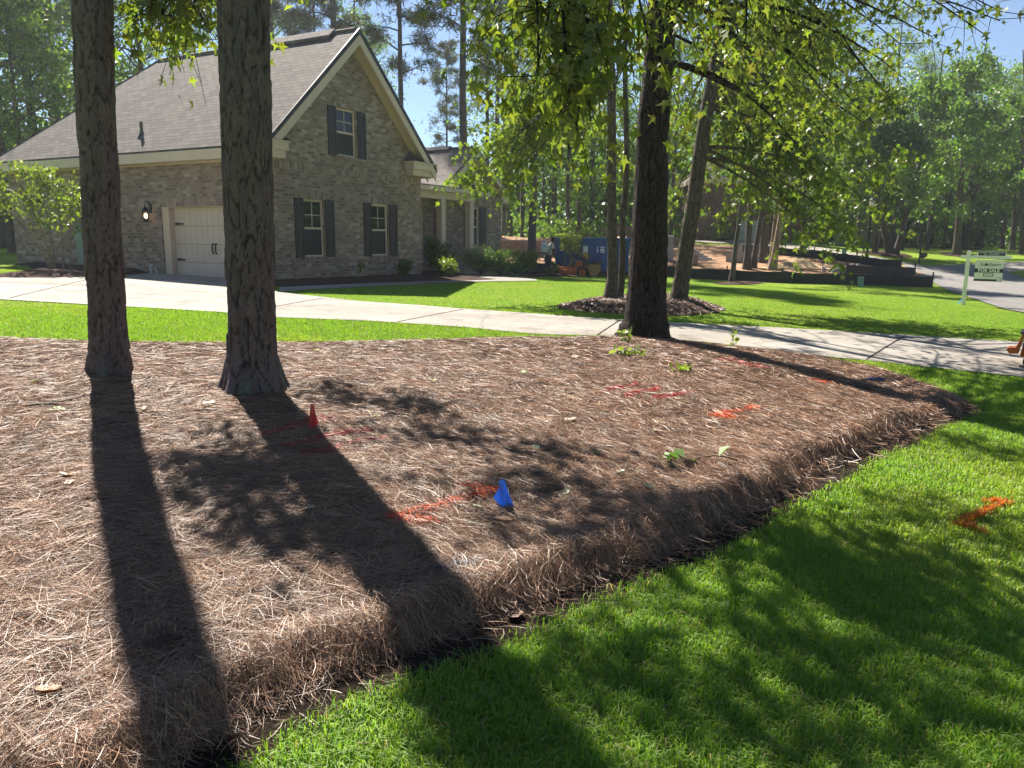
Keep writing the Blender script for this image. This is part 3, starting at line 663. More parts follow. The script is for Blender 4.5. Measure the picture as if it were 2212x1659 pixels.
def put_tufts(nm, rng, C, size, cols, m=6):
    N = len(C); ax = unit(rng.normal(0, 1, (N, 3)) + (0, 0, .5))
    d = unit(rng.normal(0, 1, (N, m, 3)) + ax[:, None] * 1.1); L = size * rng.uniform(.7, 1.2, (N, m, 1))
    sd = unit(np.cross(d, rng.normal(0, 1, (N, m, 3)))) * size * .075
    P = C[:, None] + np.zeros((N, m, 3)); tip = P + d * L + np.array([0, 0, -.10]) * size
    V = np.stack([P - sd * .6, P + sd * .6, tip + sd * .35, tip - sd * .35], 2).reshape(-1, 3)
    F = np.arange(N * m * 4).reshape(-1, 4)
    cols = np.asarray(cols, float); w_ = rng.dirichlet(np.ones(len(cols)) * .6, N); c = np.repeat(w_ @ cols * (1 + .2 * rng.uniform(-1, 1, (N, 1))), m * 4, 0)
    nm.add(V, F, c)
GREEN = dict(mid=[(.09, .18, .03), (.14, .24, .036), (.20, .28, .04), (.055, .115, .026)], dark=[(.07, .14, .036), (.10, .185, .04), (.15, .24, .05)],
             lime=[(.19, .25, .035), (.25, .28, .045), (.13, .20, .03), (.10, .16, .03)], olive=[(.14, .165, .035), (.19, .19, .045), (.21, .17, .055), (.09, .12, .03)],
             pine=[(.07, .115, .04), (.10, .145, .045), (.05, .085, .033), (.15, .12, .055)], grey=[(.14, .21, .075), (.10, .17, .06), (.18, .26, .09)])
def gen_tree(seed, H, r0, cb, R, nl, leaves, size, kind, cols, prof=.45, lean=(0, 0), droop=.0, hang=.2, sig=.28, flare=1.5, bare=0.0, nsub=5):
    """trunk mesh data and leaf mesh data for one tree standing at the origin"""
    rng = np.random.default_rng(seed); wood = NM(); lf = NM()
    k = 14; hs = np.linspace(-.25, H, k); u = np.clip(hs / H, 0, 1)
    wob = np.cumsum(rng.normal(0, .012 * H / 10, (k, 2)), 0); wob -= wob[1]
    tp = np.column_stack([lean[0] * hs + wob[:, 0], lean[1] * hs + wob[:, 1], hs]); rr = r0 * (1 - .80 * u) * (1 + (flare - 1) * np.exp(-np.clip(hs, 0, 9) / .35))
    V, F = tube(tp, rr, 10); wood.add(V, F)
    pts = []
    for i in range(nl):
        h = cb + (H * .98 - cb) * ((i + rng.uniform(0, 1)) / nl) ** .9; v = (h - cb) / (H - cb + 1e-6)
        L = R * (.35 + .65 * math.sin(math.pi * min(1, max(.06, (v * (1 - prof) + prof * .55)))) ** .9) * rng.uniform(.6, 1.1) * (1 - .55 * max(0, v - .6) / .4)
        az = i * 2.4 + rng.uniform(-.5, .5); el = rng.uniform(.0, .55) + .5 * v - droop
        d = np.array([math.cos(az) * math.cos(el), math.sin(az) * math.cos(el), math.sin(el)])
        base = np.array([np.interp(h, hs, tp[:, 0]), np.interp(h, hs, tp[:, 1]), h]); s = np.linspace(0, 1, 6)[:, None]
        path = base + d * L * s + np.array([0, 0, -droop * .6 * L]) * s ** 2 + np.array([0, 0, .22 * L]) * (s * (1 - s)) + np.cumsum(rng.normal(0, .035 * L, (6, 3)), 0) * (s > 0)
        rb = float(np.interp(h, hs, rr)) * .42
        V, F = tube(path, np.linspace(rb, .012, 6), 5); wood.add(V, F)
        for j in range(nsub):
            f = rng.uniform(.35, 1.0); p = np.array([np.interp(f, s[:, 0], path[:, c]) for c in range(3)])
            dd = unit(rng.normal(0, 1, 3) + d * .9 + np.array([0, 0, .25 - droop])); l2 = L * rng.uniform(.22, .5); q = np.array([p, p + dd * l2 * .5 + rng.normal(0, .04 * l2, 3), p + dd * l2])
            V, F = tube(q, [rb * .4 * (1 - f * .5), .012, .006], 4); wood.add(V, F)
            if rng.uniform() > bare: pts += [q[0] + (q[2] - q[0]) * t_ for t_ in (.35, .7, 1.0)]
    pts = np.array(pts); wgt = rng.gamma(1.2, 1, len(pts)); idx = rng.choice(len(pts), leaves, p=wgt / wgt.sum())
    C = pts[idx] + rng.normal(0, sig, (leaves, 3)) * np.array([1, 1, .62])
    if kind == 'tuft': put_tufts(lf, rng, C, size, cols)
    else: put_leaves(lf, rng, C, size, kind, cols, hang)
    return wood, lf
def plant_tree(name, label, cat, wood, lf, loc, bark, leafm, group=None, rz=0.0):
    t = thing(name, loc, label, cat, group, rz)
    wood.build('trunk', bark, t, True)
    if lf is not None: lf.build('crown', leafm, t)
    return t

# ---- the two near pines: plated trunks in view, crowns above the frame
def plated_trunk(seed, path, radii, zmax, du=.012, dz=.014, cw=.068, chh=.30, depth=.024):
    rng = np.random.default_rng(seed); P = np.asarray(path, float); rad = np.asarray(radii, float)
    z0 = P[0, 2]; zs = np.concatenate([np.arange(z0, zmax, dz), np.arange(zmax, P[-1, 2], .25)])
    r = np.interp(zs, P[:, 2], rad); cx = np.interp(zs, P[:, 2], P[:, 0]); cyy = np.interp(zs, P[:, 2], P[:, 1])
    n = int(2 * math.pi * rad.mean() / du); th = np.arange(n) * 2 * math.pi / n
    nu = max(6, int(2 * math.pi * rad.mean() / cw)); nz = int((P[-1, 2] - z0) / chh) + 4
    ju = rng.uniform(0.1, .9, (nu, nz)); jz = rng.uniform(.0, 1.0, (nu, nz)); hgt = rng.uniform(.35, 1.0, (nu, nz)); tint = rng.uniform(.88, 1.12, (nu, nz)); tw = rng.uniform(-1, 1, (nu, nz))
    T, Z = np.meshgrid(th, zs); zz = (Z - z0) / chh + 1
    wobu = .35 * np.sin(Z * 9.0 + 3 * np.sin(T * 3)) + .2 * np.sin(Z * 23 + T * 5); U = (T / (2 * math.pi) * nu + wobu * .35) % nu
    zz = zz + .25 * np.sin(T * 7 + Z * 5)
    iu, iz = np.floor(U).astype(int), np.floor(zz).astype(int)
    f1 = np.full(U.shape, 9.0); f2 = f1.copy(); hh = f1 * 0; tt = f1 * 0; tlt = f1 * 0
    for a in (-1, 0, 1):
        for b in (-1, 0, 1):
            cu, cz = (iu + a) % nu, np.clip(iz + b, 0, nz - 1)
            d = np.hypot((iu + a + ju[cu, cz]) - U, ((iz + b + jz[cu, cz]) - zz) * .75)
            near = d < f1
            f2 = np.where(near, f1, np.minimum(f2, d)); hh = np.where(near, hgt[cu, cz], hh); tt = np.where(near, tint[cu, cz], tt)
            tlt = np.where(near, tw[cu, cz] * ((iu + a + ju[cu, cz]) - U), tlt); f1 = np.where(near, d, f1)
    plate = sm(.0, .11, f2 - f1)
    fine = .5 * np.sin(U * 17 + 4 * np.sin(Z * 31)) * np.sin(Z * 67 + U * 5) + .5 * np.sin(U * 29 + Z * 13)
    disp = depth * (plate * (hh + .35 * tlt) - .5) + .0035 * fine * plate
    flare = np.clip(1 - (Z - z0) / .5, 0, 1) ** 2 * .05 * np.sin(T * 5 + seed)
    rr = r[:, None] + disp + flare
    V = np.stack([cx[:, None] + rr * np.cos(T), cyy[:, None] + rr * np.sin(T), Z], -1).reshape(-1, 3)
    i = np.arange(n); j = np.arange(len(zs) - 1)[:, None] * n
    F = np.stack([j + i, j + (i + 1) % n, j + n + (i + 1) % n, j + n + i], -1).reshape(-1, 4)
    base = np.array([.150, .126, .136]); red = np.array([.155, .124, .122])
    mixf = (.5 + .5 * np.sin(tt * 19))[..., None]
    c = (base * (1 - mixf) + red * mixf) * (tt * (.34 + .66 * plate))[..., None]  # cracks between plates painted darker, standing in for their shade
    lich = sm(.35, .0, Z - z0 - .12 * np.sin(T * 9) - .05)[..., None] * sm(.2, .7, np.sin(T * 6 + 1.0) * np.sin(T * 2.3 + Z * 5))[..., None] * .8
    c = c * (1 - lich) + np.array([.17, .22, .16]) * lich
    nm = NM(); nm.add(V, F, c.reshape(-1, 3)); return nm
n_ = NT('plated_pine_bark'); a_ = n_.n('Attribute', {'attribute_name': 'Col'}).outputs[0]
st_ = n_.noise(n_.n('Mapping', None, Vector=n_.obj(), Scale=(1, 1, .3)).outputs[0], 70, 6, .75)
n_.princ(n_.mul(a_, n_.ramp(st_, [(.3, (.55,) * 3), (.7, (1.5,) * 3)])), .9, n_.bump(st_, .9, .012), Specular_IOR_Level=.2); M['plated'] = n_.m
def near_pine(seed, base_px, top_px, r_flare, r_mid, label, bend=0.0):
    b = bedpt(*base_px); t = aty(top_px[0], top_px[1], b[1]); dx = (t[0] - b[0]) / (t[2] - b[2])
    hs = np.array([-.1, .0, .12, .3, .7, 1.5, 5, 12, 19]); r = np.array([r_flare * 1.05, r_flare, (r_flare + r_mid) / 2 + .01, r_mid * 1.05, r_mid, r_mid, r_mid * .97, r_mid * .8, .06])
    hs = np.concatenate([hs[:6], [2.2, 3, 3.8, 4.6], hs[6:]]); r = np.concatenate([r[:6], [r_mid] * 4, r[6:]])
    path = np.column_stack([dx * np.minimum(hs, 9) + bend * np.clip((hs - 1) / 4.5, 0, 2) ** 2, 0 * hs, hs]); tr = thing('pine_tree', b, label, 'pine tree', 'tall pines in the straw bed')
    plated_trunk(seed, path, r, 5.2).build('trunk', M['plated'], tr, True)
    rng = np.random.default_rng(seed + 5); lf = NM(); C = []; wood = NM()
    for i in range(26):
        h = rng.uniform(12.5, 18.8); az = rng.uniform(0, 6.28); L = rng.uniform(1.2, 3.0) * (1 - .5 * (h - 12.5) / 7); p0 = np.array([dx * 9, 0, h]); p1 = p0 + np.array([math.cos(az) * L, math.sin(az) * L, rng.uniform(-.2, .8)])
        V, F = tube([p0, (p0 + p1) / 2 + (0, 0, .15), p1], [.05, .03, .012], 5); wood.add(V, F)
        for k in range(16): C.append(p0 + (p1 - p0) * rng.uniform(.35, 1.05) + rng.normal(0, .28, 3))
    put_tufts(lf, rng, np.array(C), .30, GREEN['pine'], 9)
    wood.build('limbs', M['bark_far'], tr); lf.build('crown', M['needle_leaf'], tr)
    return tr
near_pine(3, (240, 806), (190, 0), .178, .146, 'plated pine trunk nearer the left edge, slimmer of the two in front of the house', .17)
near_pine(11, (548, 840), (526, 0), .285, .188, 'thick plated pine trunk with pale lichen at its foot, right behind the red flag')

# ---- custom broadleaf trees whose leaves hang into the frame
def limb_tree(seed, trunk, trr, limbs, kind, size, cols, ntw=8, lpt=12, bark='bark_oak', twl=(.35, .95), hang=.75, sides=18, extra=None):
    """trunk: world points; limbs: list of (height index fraction along trunk, tip world point[, leaf factor])"""
    rng = np.random.default_rng(seed); wood = NM(); lf = NM(); T = np.asarray(trunk, float); O = T[0].copy()
    k = 60; s = np.linspace(0, 1, len(T)); ss = np.linspace(0, 1, k)
    tp = np.column_stack([np.interp(ss, s, T[:, c]) for c in range(3)]); rr = np.interp(ss, s, trr)
    tp[:, 0] += .012 * np.sin(ss * 21 + seed); tp[:, 1] += .012 * np.cos(ss * 17 + seed)
    V, F = tube(tp, rr, sides)
    Vr = V.reshape(k, sides, 3); c = tp[:, None]; th = np.arange(sides) * 2 * math.pi / sides
    f = 1 + .05 * np.sin(th * 5 + seed)[None] * np.exp(-np.linspace(0, 14, k))[:, None] * 3 + .02 * rng.normal(0, 1, (k, sides))
    wood.add((c + (Vr - c) * f[..., None]).reshape(-1, 3) - O, F)
    pos = []
    for L in limbs:
        h, tip = L[0], np.asarray(L[1], float); w_ = L[2] if len(L) > 2 else 1.0; span = L[3] if len(L) > 3 else .55; org = L[4] if len(L) > 4 else None
        i = int(np.argmin(np.abs(tp[:, 2] - h))); p0 = tp[i] if org is None else np.asarray(org, float); mid = (p0 + tip) / 2 + np.array([0, 0, .16 * np.linalg.norm(tip - p0)]) + rng.normal(0, .12, 3)
        u = np.linspace(0, 1, 9)[:, None]; path = p0 * (1 - u) ** 2 + 2 * mid * u * (1 - u) + tip * u ** 2 + np.cumsum(rng.normal(0, .022, (9, 3)), 0) * u
        r0 = min(rr[i] * .38, .008 + .008 * np.linalg.norm(tip - p0)); V, F = tube(path, np.linspace(r0, .006, 9), 6); wood.add(V - O, F)
        for j in range(ntw):
            f = 1 - rng.uniform(0, span); p = np.array([np.interp(f, u[:, 0], path[:, c]) for c in range(3)])
            d = unit(rng.normal(0, 1, 3) * np.array([1, 1, .5]) + unit(tip - p0) * .5 + np.array([0, 0, -.25])); l = rng.uniform(*twl)
            q = np.array([p, p + d * l * .55 + (0, 0, .03), p + d * l + (0, 0, -.12 * l)]); V, F = tube(q, [.005, .0035, .002], 4); wood.add(V - O, F)
            m = max(2, int(lpt * w_)); t_ = rng.uniform(.15, 1.05, m)[:, None]
            pos.append(q[0] * (1 - t_) ** 2 + 2 * q[1] * t_ * (1 - t_) + q[2] * t_ ** 2 + rng.normal(0, .075, (m, 3)))
    C = np.concatenate(pos); put_leaves(lf, rng, C - O, size, kind, cols, hang, .25)
    if extra is not None:
        E_ = np.asarray(extra); put_leaves(lf, rng, E_ - O, size * 1.1, 'oval', cols, .3, .5)
    return wood, lf, O
def clump(rng, c, s, n): return np.asarray(c) + rng.normal(0, 1, (n, 3)) * np.asarray(s)
def shade_cloud(rng, px_list, h, n, sg):
    """leaf positions of a bough at height h whose shadow falls on the given ground pixels"""
    out = []
    for (vx, vy) in px_list:
        g = gp(vx, vy, .05); t = (h - g[2]) / SDIR[2]; out.append(g + SDIR * t + rng.normal(0, 1, (n, 3)) * np.asarray(sg))
    return np.concatenate(out)
TR = {}
def sweetgum():
    b = bedpt(1390, 727); Y = b[1]; rng = np.random.default_rng(42)
    T = [b + (0, 0, -.1), b + (0, 0, .10), aty(1395, 690, Y), aty(1398, 620, Y), aty(1402, 500, Y), aty(1410, 300, Y), aty(1421, 150, Y), aty(1432, -60, Y), b + (.25, 0, 8.5), b + (.2, .1, 13.5)]
    rr = [.42, .37, .30, .272, .25, .215, .20, .185, .12, .03]
    tips = [(1075, 20, 6.9), (1110, 60, 6.8), (1165, 150, 6.6), (1185, 210, 6.4), (1215, 120, 6.8), (1230, 240, 6.3), (1245, 290, 6.3), (1275, 280, 6.5), (1300, 180, 6.7), (1345, 90, 6.8), (1370, 150, 6.6), (1290, 40, 6.7),
            (1320, 60, 7.2), (1240, 40, 7.2), (1450, 40, 6.6), (1600, 90, 7.0), (1620, 30, 7), (1500, 40, 6.5),
            (1660, 130, 11.8), (1700, 60, 11.5), (1740, 200, 12.4), (1700, 260, 12.5), (1790, 120, 12), (1830, 230, 12.6), (1860, 40, 11.8), (1800, 310, 13), (1900, 170, 12.2), (1930, 90, 11.8), (1890, 280, 13), (1960, 180, 12.4), (1990, 40, 11.6),
            (1760, 360, 13.2), (1650, 230, 12.4), (1620, 160, 12), (1940, 240, 12.8), (1730, 120, 12), (1850, 140, 12), (1780, 40, 11.6), (1680, 20, 11.4), (1910, 20, 11.6),
            (2010, 110, 10.6), (2080, 40, 10.0), (2110, 90, 9.8), (2160, 50, 9.7), (2120, 20, 10), (2190, 20, 9.8)]
    limbs = []; HUB = [np.array([.35, 6.6, 5.3]), np.array([1.9, 6.6, 5.4])]
    for hb in HUB: limbs.append((7.2, hb, .7, .3))
    for vx, vy, y in tips:
        near = y < 8; p = aty(vx, vy, y - .75 if near else y)
        if near: limbs.append((7.0, p, 1.0, .3, HUB[0 if vx < 1400 else 1] + rng.normal(0, .12, 3)))
        else: limbs.append((min(9.5, max(3.9, p[2] + rng.uniform(.4, 2.0))), p, .35 if 2000 < vx else 1.15, .55))
    # leafy spray that hangs between the two pines
    hb = aty(455, -110, 7.6); limbs.append((7.6, hb, .5, .2))
    for vx, vy, y in ((335, 70, 7.0), (365, 90, 7.1), (395, 70, 7.1), (350, 40, 7.0), (425, 85, 7.2), (450, 50, 7.2), (465, 90, 7.3), (400, 130, 7.1), (375, 120, 7.0), (420, 30, 7.2), (470, 20, 7.2)): limbs.append((7.2, aty(vx, vy - 66, y), .55, .3, hb))
    # higher limbs above the frame
    for i in range(20):
        az = i * 2.4; h = 5.8 + 7.2 * i / 20; L = rng.uniform(1.5, 3.8) * (1 - .45 * max(0, i - 10) / 10); q = b + np.array([math.cos(az) * L, math.sin(az) * L, h]); q = q - SDIR * h / SDIR[2]
        if inside(BED, q[0], q[1] + .8) or inside(BED, q[0] - .6, q[1]): continue
        limbs.append((h - .6, b + np.array([math.cos(az) * L, math.sin(az) * L, h + rng.uniform(0, .7)]), 1.3))
    ex = []
    # boughs that throw the dapple on the straw and the lawn
    for px, h, n, sg in SHADE: ex.append(shade_cloud(rng, px, h, n, sg))
    w_, l_, O = limb_tree(5, T, rr, limbs, 'star', .098, GREEN['mid'][:3] + GREEN['lime'][:2] + GREEN['olive'], 9, 11, extra=np.concatenate(ex))
    plant_tree('sweetgum_tree', 'big dark furrowed trunk at the back of the straw bed, star shaped leaves overhead', 'tree', w_, l_, O, M['bark_oak'], M['leaf_glossy'])
S3 = (.16, .16, .12)
SHADE = [
    ([(710, 855), (760, 880), (880, 885), (920, 900)], 4.6, 110, (.14, .13, .1)),
    ([(980, 950), (1080, 975), (1180, 1000), (900, 960), (1250, 1010)], 5.0, 85, (.17, .14, .1)),
    ([(470, 1050), (500, 1090), (560, 1180), (640, 1180), (720, 1190), (800, 1220), (540, 1120)], 5.0, 120, (.14, .13, .1)),
    ([(1080, 1060), (1180, 1080), (1280, 1095), (1380, 1110), (1480, 1120)], 5.4, 60, (.15, .12, .1)),
    ([(1150, 1180), (1260, 1180), (1370, 1170), (1460, 1150)], 5.6, 95, (.15, .12, .1)),
    ([(1060, 1560), (1110, 1640), (1180, 1660), (1090, 1480)], 5.5, 75, (.14, .14, .1)),
    ([(1250, 1400), (1340, 1440), (1430, 1500), (1520, 1560), (1600, 1640), (1400, 1400), (1500, 1450)], 6.0, 60, (.16, .16, .12)),
    ([(1500, 1260), (1600, 1290), (1700, 1330), (1800, 1400), (1900, 1460), (1640, 1400), (1760, 1500), (1700, 1580)], 6.5, 60, (.2, .18, .14)),
    ([(1740, 1180), (1840, 1220), (1940, 1280), (2050, 1330), (2140, 1400), (1950, 1380), (2060, 1480), (1900, 1600), (2040, 1620), (2150, 1560)], 7.0, 75, (.22, .2, .15)),
    ([(2040, 940), (2120, 960), (2200, 985), (2150, 870), (2200, 880)], 6.5, 80, (.2, .15, .12)),
    ([(1980, 1080), (2080, 1120), (2170, 1160)], 6.5, 70, (.2, .15, .12)),
]
sweetgum()
def slim_pair():
    rng = np.random.default_rng(4); b = gp(1320, 650, .12); Y = b[1]
    T = [b + (0, 0, -.15), b + (0, 0, .1), aty(1322, 600, Y), aty(1323, 450, Y), aty(1320, 250, Y), aty(1316, 0, Y), b + (0, .2, 9), b + (.1, .2, 14)]
    tips = [(1045, 385, 16.6), (1075, 420, 16.6), (1090, 360, 16.8), (1120, 320, 17), (1160, 240, 17), (1060, 330, 17), (1100, 220, 17.2), (1150, 110, 17), (1190, 330, 16.8), (1220, 270, 17.2), (1250, 340, 17.5), 
            (1200, 60, 17.3), (1260, 200, 18), (1285, 90, 17), (1130, 270, 17), (1180, 180, 17), (1235, 130, 17.2), (1290, 300, 18.4), (1050, 250, 17), (985, 390, 16.3), (1005, 420, 16.3), (1020, 395, 16.3), (1062, 440, 16.4), (1078, 400, 16.4), (1035, 350, 16.5), (1050, 300, 16.6)]
    limbs = [(max(4.6, aty(*t)[2] + rng.uniform(.5, 1.8)), aty(*t)) for t in tips]
    for i in range(10): limbs.append((7 + .6 * i, b + np.array([math.cos(i * 2.4) * 2.2, math.sin(i * 2.4) * 2.2, 7.6 + .6 * i])))
    w_, l_, O = limb_tree(8, T, [.19, .15, .11, .092, .086, .08, .05, .02], limbs, 'star', .115, GREEN['lime'] + [(.11, .16, .03)], 9, 17, twl=(.35, .95), hang=.6)
    plant_tree('slim_broadleaf_tree', 'slim straight grey brown trunk in the mulch ring, left of the big dark trunk', 'tree', w_, l_, O, M['bark_grey'], M['leaf'])
    b = gp(1343, 651, .12); Y = b[1] + .25
    T = [b + (0, .25, -.15), aty(1342, 620, Y), aty(1345, 500, Y), aty(1353, 380, Y), aty(1352, 200, Y), aty(1349, 60, Y), b + (.1, .2, 10)]
    tips = [(1370, 120, 17.5), (1385, 300, 17.2), (1330, 380, 18), (1400, 40, 17.5), (1378, 380, 17.4), (1300, 420, 18)]
    limbs = [(max(3.2, aty(*t)[2] + .6), aty(*t), .8) for t in tips]
    w_, l_, O = limb_tree(9, T, [.09, .07, .06, .056, .05, .04, .02], limbs, 'star', .13, GREEN['lime'], 5, 7, twl=(.3, .8), hang=.6)
    plant_tree('lichen_tree', 'thin lichen covered trunk hard against the right side of the slim straight trunk', 'tree', w_, l_, O, M['bark_grey'], M['leaf'])
def leaning_tree():
    rng = np.random.default_rng(14); b = gp(1467, 654, .1); Y = b[1]
    T = [b + (0, 0, -.15), b + (0, 0, .08), aty(1471, 610, Y), aty(1483, 530, Y), aty(1497, 453, Y), aty(1510, 340, Y), aty(1522, 274, Y), aty(1544, 150, Y), aty(1560, 30, Y), b + (1.4, .3, 10.5)]
    tips = [(1560, 265, 17.8), (1620, 330, 17.4), (1655, 385, 17), (1640, 300, 17.6), (1700, 450, 16.8), (1680, 350, 17), (1745, 420, 16.6), (1790, 400, 17), (1770, 500, 16.6), (1800, 545, 16.5), (1840, 330, 17), (1850, 430, 16.8), (1900, 370, 17), (1880, 470, 16.6),
            (1940, 330, 17.2), (1720, 280, 17.4), (1780, 310, 17.2), (1830, 230, 17.4), (1900, 260, 17.4), (1960, 240, 17.6), (1600, 220, 18), (1560, 330, 17), (1500, 300, 17), (1455, 250, 17.6), (1440, 350, 18), (1460, 430, 18), (1720, 180, 17.6), (1820, 130, 17.6), (1940, 140, 18), (1830, 500, 16.4),
            (1600, 420, 17.6), (1545, 380, 18), (1650, 460, 17), (1610, 270, 17), (1760, 360, 16.6)]
    limbs = [(max(3.4, min(8.5, aty(*t)[2] + rng.uniform(.8, 2.6))), aty(*t)) for t in tips]
    for i in range(12): limbs.append((7 + .3 * i, b + np.array([1.2 + math.cos(i * 2.4) * 2.6, math.sin(i * 2.4) * 2.6, 7.6 + .45 * i])))
    w_, l_, O = limb_tree(15, T, [.24, .2, .17, .158, .152, .148, .14, .125, .11, .02], limbs, 'star', .115, GREEN['olive'] + GREEN['mid'], 10, 21, twl=(.5, 1.3), hang=.65)
    plant_tree('leaning_tree', 'right leaning brown trunk in the mulch ring carrying the wide olive crown', 'tree', w_, l_, O, M['bark_grey'], M['leaf'])
slim_pair(); leaning_tree()

# ================================================================== GRASS AND PINE STRAW
def polar(rng, n, d0, d1, half=.80):
    d = np.sqrt(rng.uniform(d0 * d0, d1 * d1, n)); a = rng.uniform(-half, half, n)
    return np.column_stack([d * np.sin(a), d * np.cos(a)])
HOUSE_FP = [HO + HA * a + np.array([-HA[1], HA[0]]) * b for a, b in ((0, 0), (6.3, 0), (6.3, 1.0), (11.4, 1.0), (11.4, 1.7), (14.3, 1.7), (14.3, 12), (0, 12))]
NOGRASS = [BED, TRENCH, DRIVE, WALK, FBED, RBED, SBED, DIRT, ROAD, NDRIVE, HOUSE_FP] + RINGS
def on_lawn(P):
    k = np.ones(len(P), bool)
    for q in NOGRASS: k &= ~inside(q, P[:, 0], P[:, 1])
    return k
def lawn_grass():
    rng = np.random.default_rng(21); full, tris = NM(), NM()
    cols = np.array([(.14, .295, .026), (.185, .35, .03), (.24, .385, .036), (.085, .20, .022), (.31, .37, .07)])
    for n, d0, d1, h, w_, lod in ((240000, 1.5, 4.3, .052, .0040, 0), (365000, 4.3, 8.2, .05, .006, 0), (410000, 8.2, 14, .042, .009, 1), (540000, 14, 27, .024, .012, 1), (140000, 27, 42, .024, .02, 1)):
        P = polar(rng, n, d0, d1); P = P[on_lawn(P + rng.normal(0, .03, P.shape))]; N = len(P)
        cl = .5 + .5 * bumps(P[:, 0] * 4.3, P[:, 1] * 4.3) * .9; P = P + rng.normal(0, .012, P.shape)
        z = terr(P[:, 0], P[:, 1]); B = np.column_stack([P, z])
        L = h * rng.uniform(.55, 1.25, N) * (.75 + .6 * np.clip(cl, 0, 1)); az = rng.uniform(0, 6.283, N); ln = rng.uniform(.15, 1.25, N)
        d = np.column_stack([np.cos(az), np.sin(az), np.zeros(N)]); sd = np.column_stack([-np.sin(az), np.cos(az), np.zeros(N)]) * (w_ * rng.uniform(.7, 1.3, N) / 2)[:, None]
        ph = rng.uniform(-.9, .9, N); sd = sd * np.cos(ph)[:, None] + d * (np.sin(ph) * w_ / 2)[:, None]
        tip = B + d * (L * ln)[:, None] * .85 + np.array([0, 0, 1]) * (L * (1 - .5 * ln))[:, None]
        wt = rng.dirichlet(np.ones(5) * .7, N); c = wt @ cols * (.78 + .4 * np.clip(cl, 0, 1))[:, None]
        big = .5 + .5 * np.sin(P[:, 0] * .35 + 1.3 * np.sin(P[:, 1] * .22)) * np.sin(P[:, 1] * .3 + .7); c = c * (.9 + .18 * big[:, None]); yel = (sm(.35, .9, .5 * np.sin(P[:, 0] * .9 + 2.1 * np.sin(P[:, 1] * .5)) * np.sin(P[:, 1] * .8 + 1.1) + .5 * bumps(P[:, 0] * .6, P[:, 1] * .6) + .25 + .15 * rng.normal(0, 1, N)) * .3)[:, None]; c = c * (1 - yel) + np.array([.40, .38, .085]) * yel
        dry = rng.uniform(0, 1, N) < .035; c[dry] = np.array([.42, .33, .16]) * rng.uniform(.6, 1.1, (int(dry.sum()), 1))
        if lod == 0:
            mid = B + d * (L * ln)[:, None] * .28 + np.array([0, 0, 1]) * (L * .62)[:, None]
            V = np.stack([B - sd, B + sd, mid + sd * .8, mid - sd * .8, tip + sd * .12, tip - sd * .12], 1)
            o = (np.arange(N) * 6)[:, None]; F = np.concatenate([o + [0, 1, 2, 3], o + [3, 2, 4, 5]]); full.add(V.reshape(-1, 3), F, np.repeat(c, 6, 0))
        else:
            V = np.stack([B - sd, B + sd, tip], 1); tris.add(V.reshape(-1, 3), np.arange(N * 3).reshape(-1, 3), np.repeat(c, 3, 0))
    o = full.build('near_lawn_grass', M['grass']); tag(o, 'thick green lawn grass in the right foreground', 'grass', kind='stuff')
    o = tris.build('far_lawn_grass', M['grass']); tag(o, 'short bright lawn grass around the driveway', 'grass', kind='stuff')
lawn_grass()
STRAW = np.array([(.56, .33, .20), (.40, .21, .12), (.24, .115, .065), (.06, .03, .02), (.72, .49, .33), (.10, .05, .032), (.045, .022, .016)])
def strands(nm, rng, P, L, wd, cols, lift=.02, az=None, wild=.35, alpha=.28):
    """bent needles lying on the straw surface and draping over its edge"""
    N = len(P); a = rng.uniform(0, 6.283, N) if az is None else az
    L = L * rng.uniform(.55, 1.2, N); bend = rng.normal(0, .35, N); pts = []
    lz = rng.uniform(0, 1, N) ** 2.0 * lift; tilt = rng.normal(0, wild, N) * .5
    for t in (-.5, -.17, .17, .5):
        aa = a + bend * t; q = P + np.column_stack([np.cos(aa), np.sin(aa)]) * (L * t)[:, None]
        h = gz(q[:, 0], q[:, 1]); pts.append(np.column_stack([q, np.maximum(h + .004, h + lz + tilt * L * t * .35)]))
    pts = np.stack(pts, 1); T = unit(np.gradient(pts, axis=1)); S = unit(np.cross(T, unit(rng.normal(0, .6, (N, 1, 3)) + np.array([0, -.5, 1.0])))) * (wd * rng.uniform(.7, 1.25, N) / 2)[:, None, None]
    tp = np.array([.6, 1, 1, .55])[None, :, None]
    V = np.stack([pts - S * tp, pts + S * tp], 2).reshape(-1, 3); o = (np.arange(N) * 8)[:, None, None]
    F = (o + np.array([[0, 1, 3, 2], [2, 3, 5, 4], [4, 5, 7, 6]])[None]).reshape(-1, 4)
    c = rng.dirichlet(np.ones(len(cols)) * alpha, N) @ cols * rng.uniform(.8, 1.2, (N, 1)); c = c * (.86 + .3 * bumps(P[:, 0] * 2.6 + 5, P[:, 1] * 2.6) + .2 * bumps(P[:, 0] * 7, P[:, 1] * 7))[:, None].clip(.4, 1.4); nm.add(V, F, np.repeat(c, 8, 0))
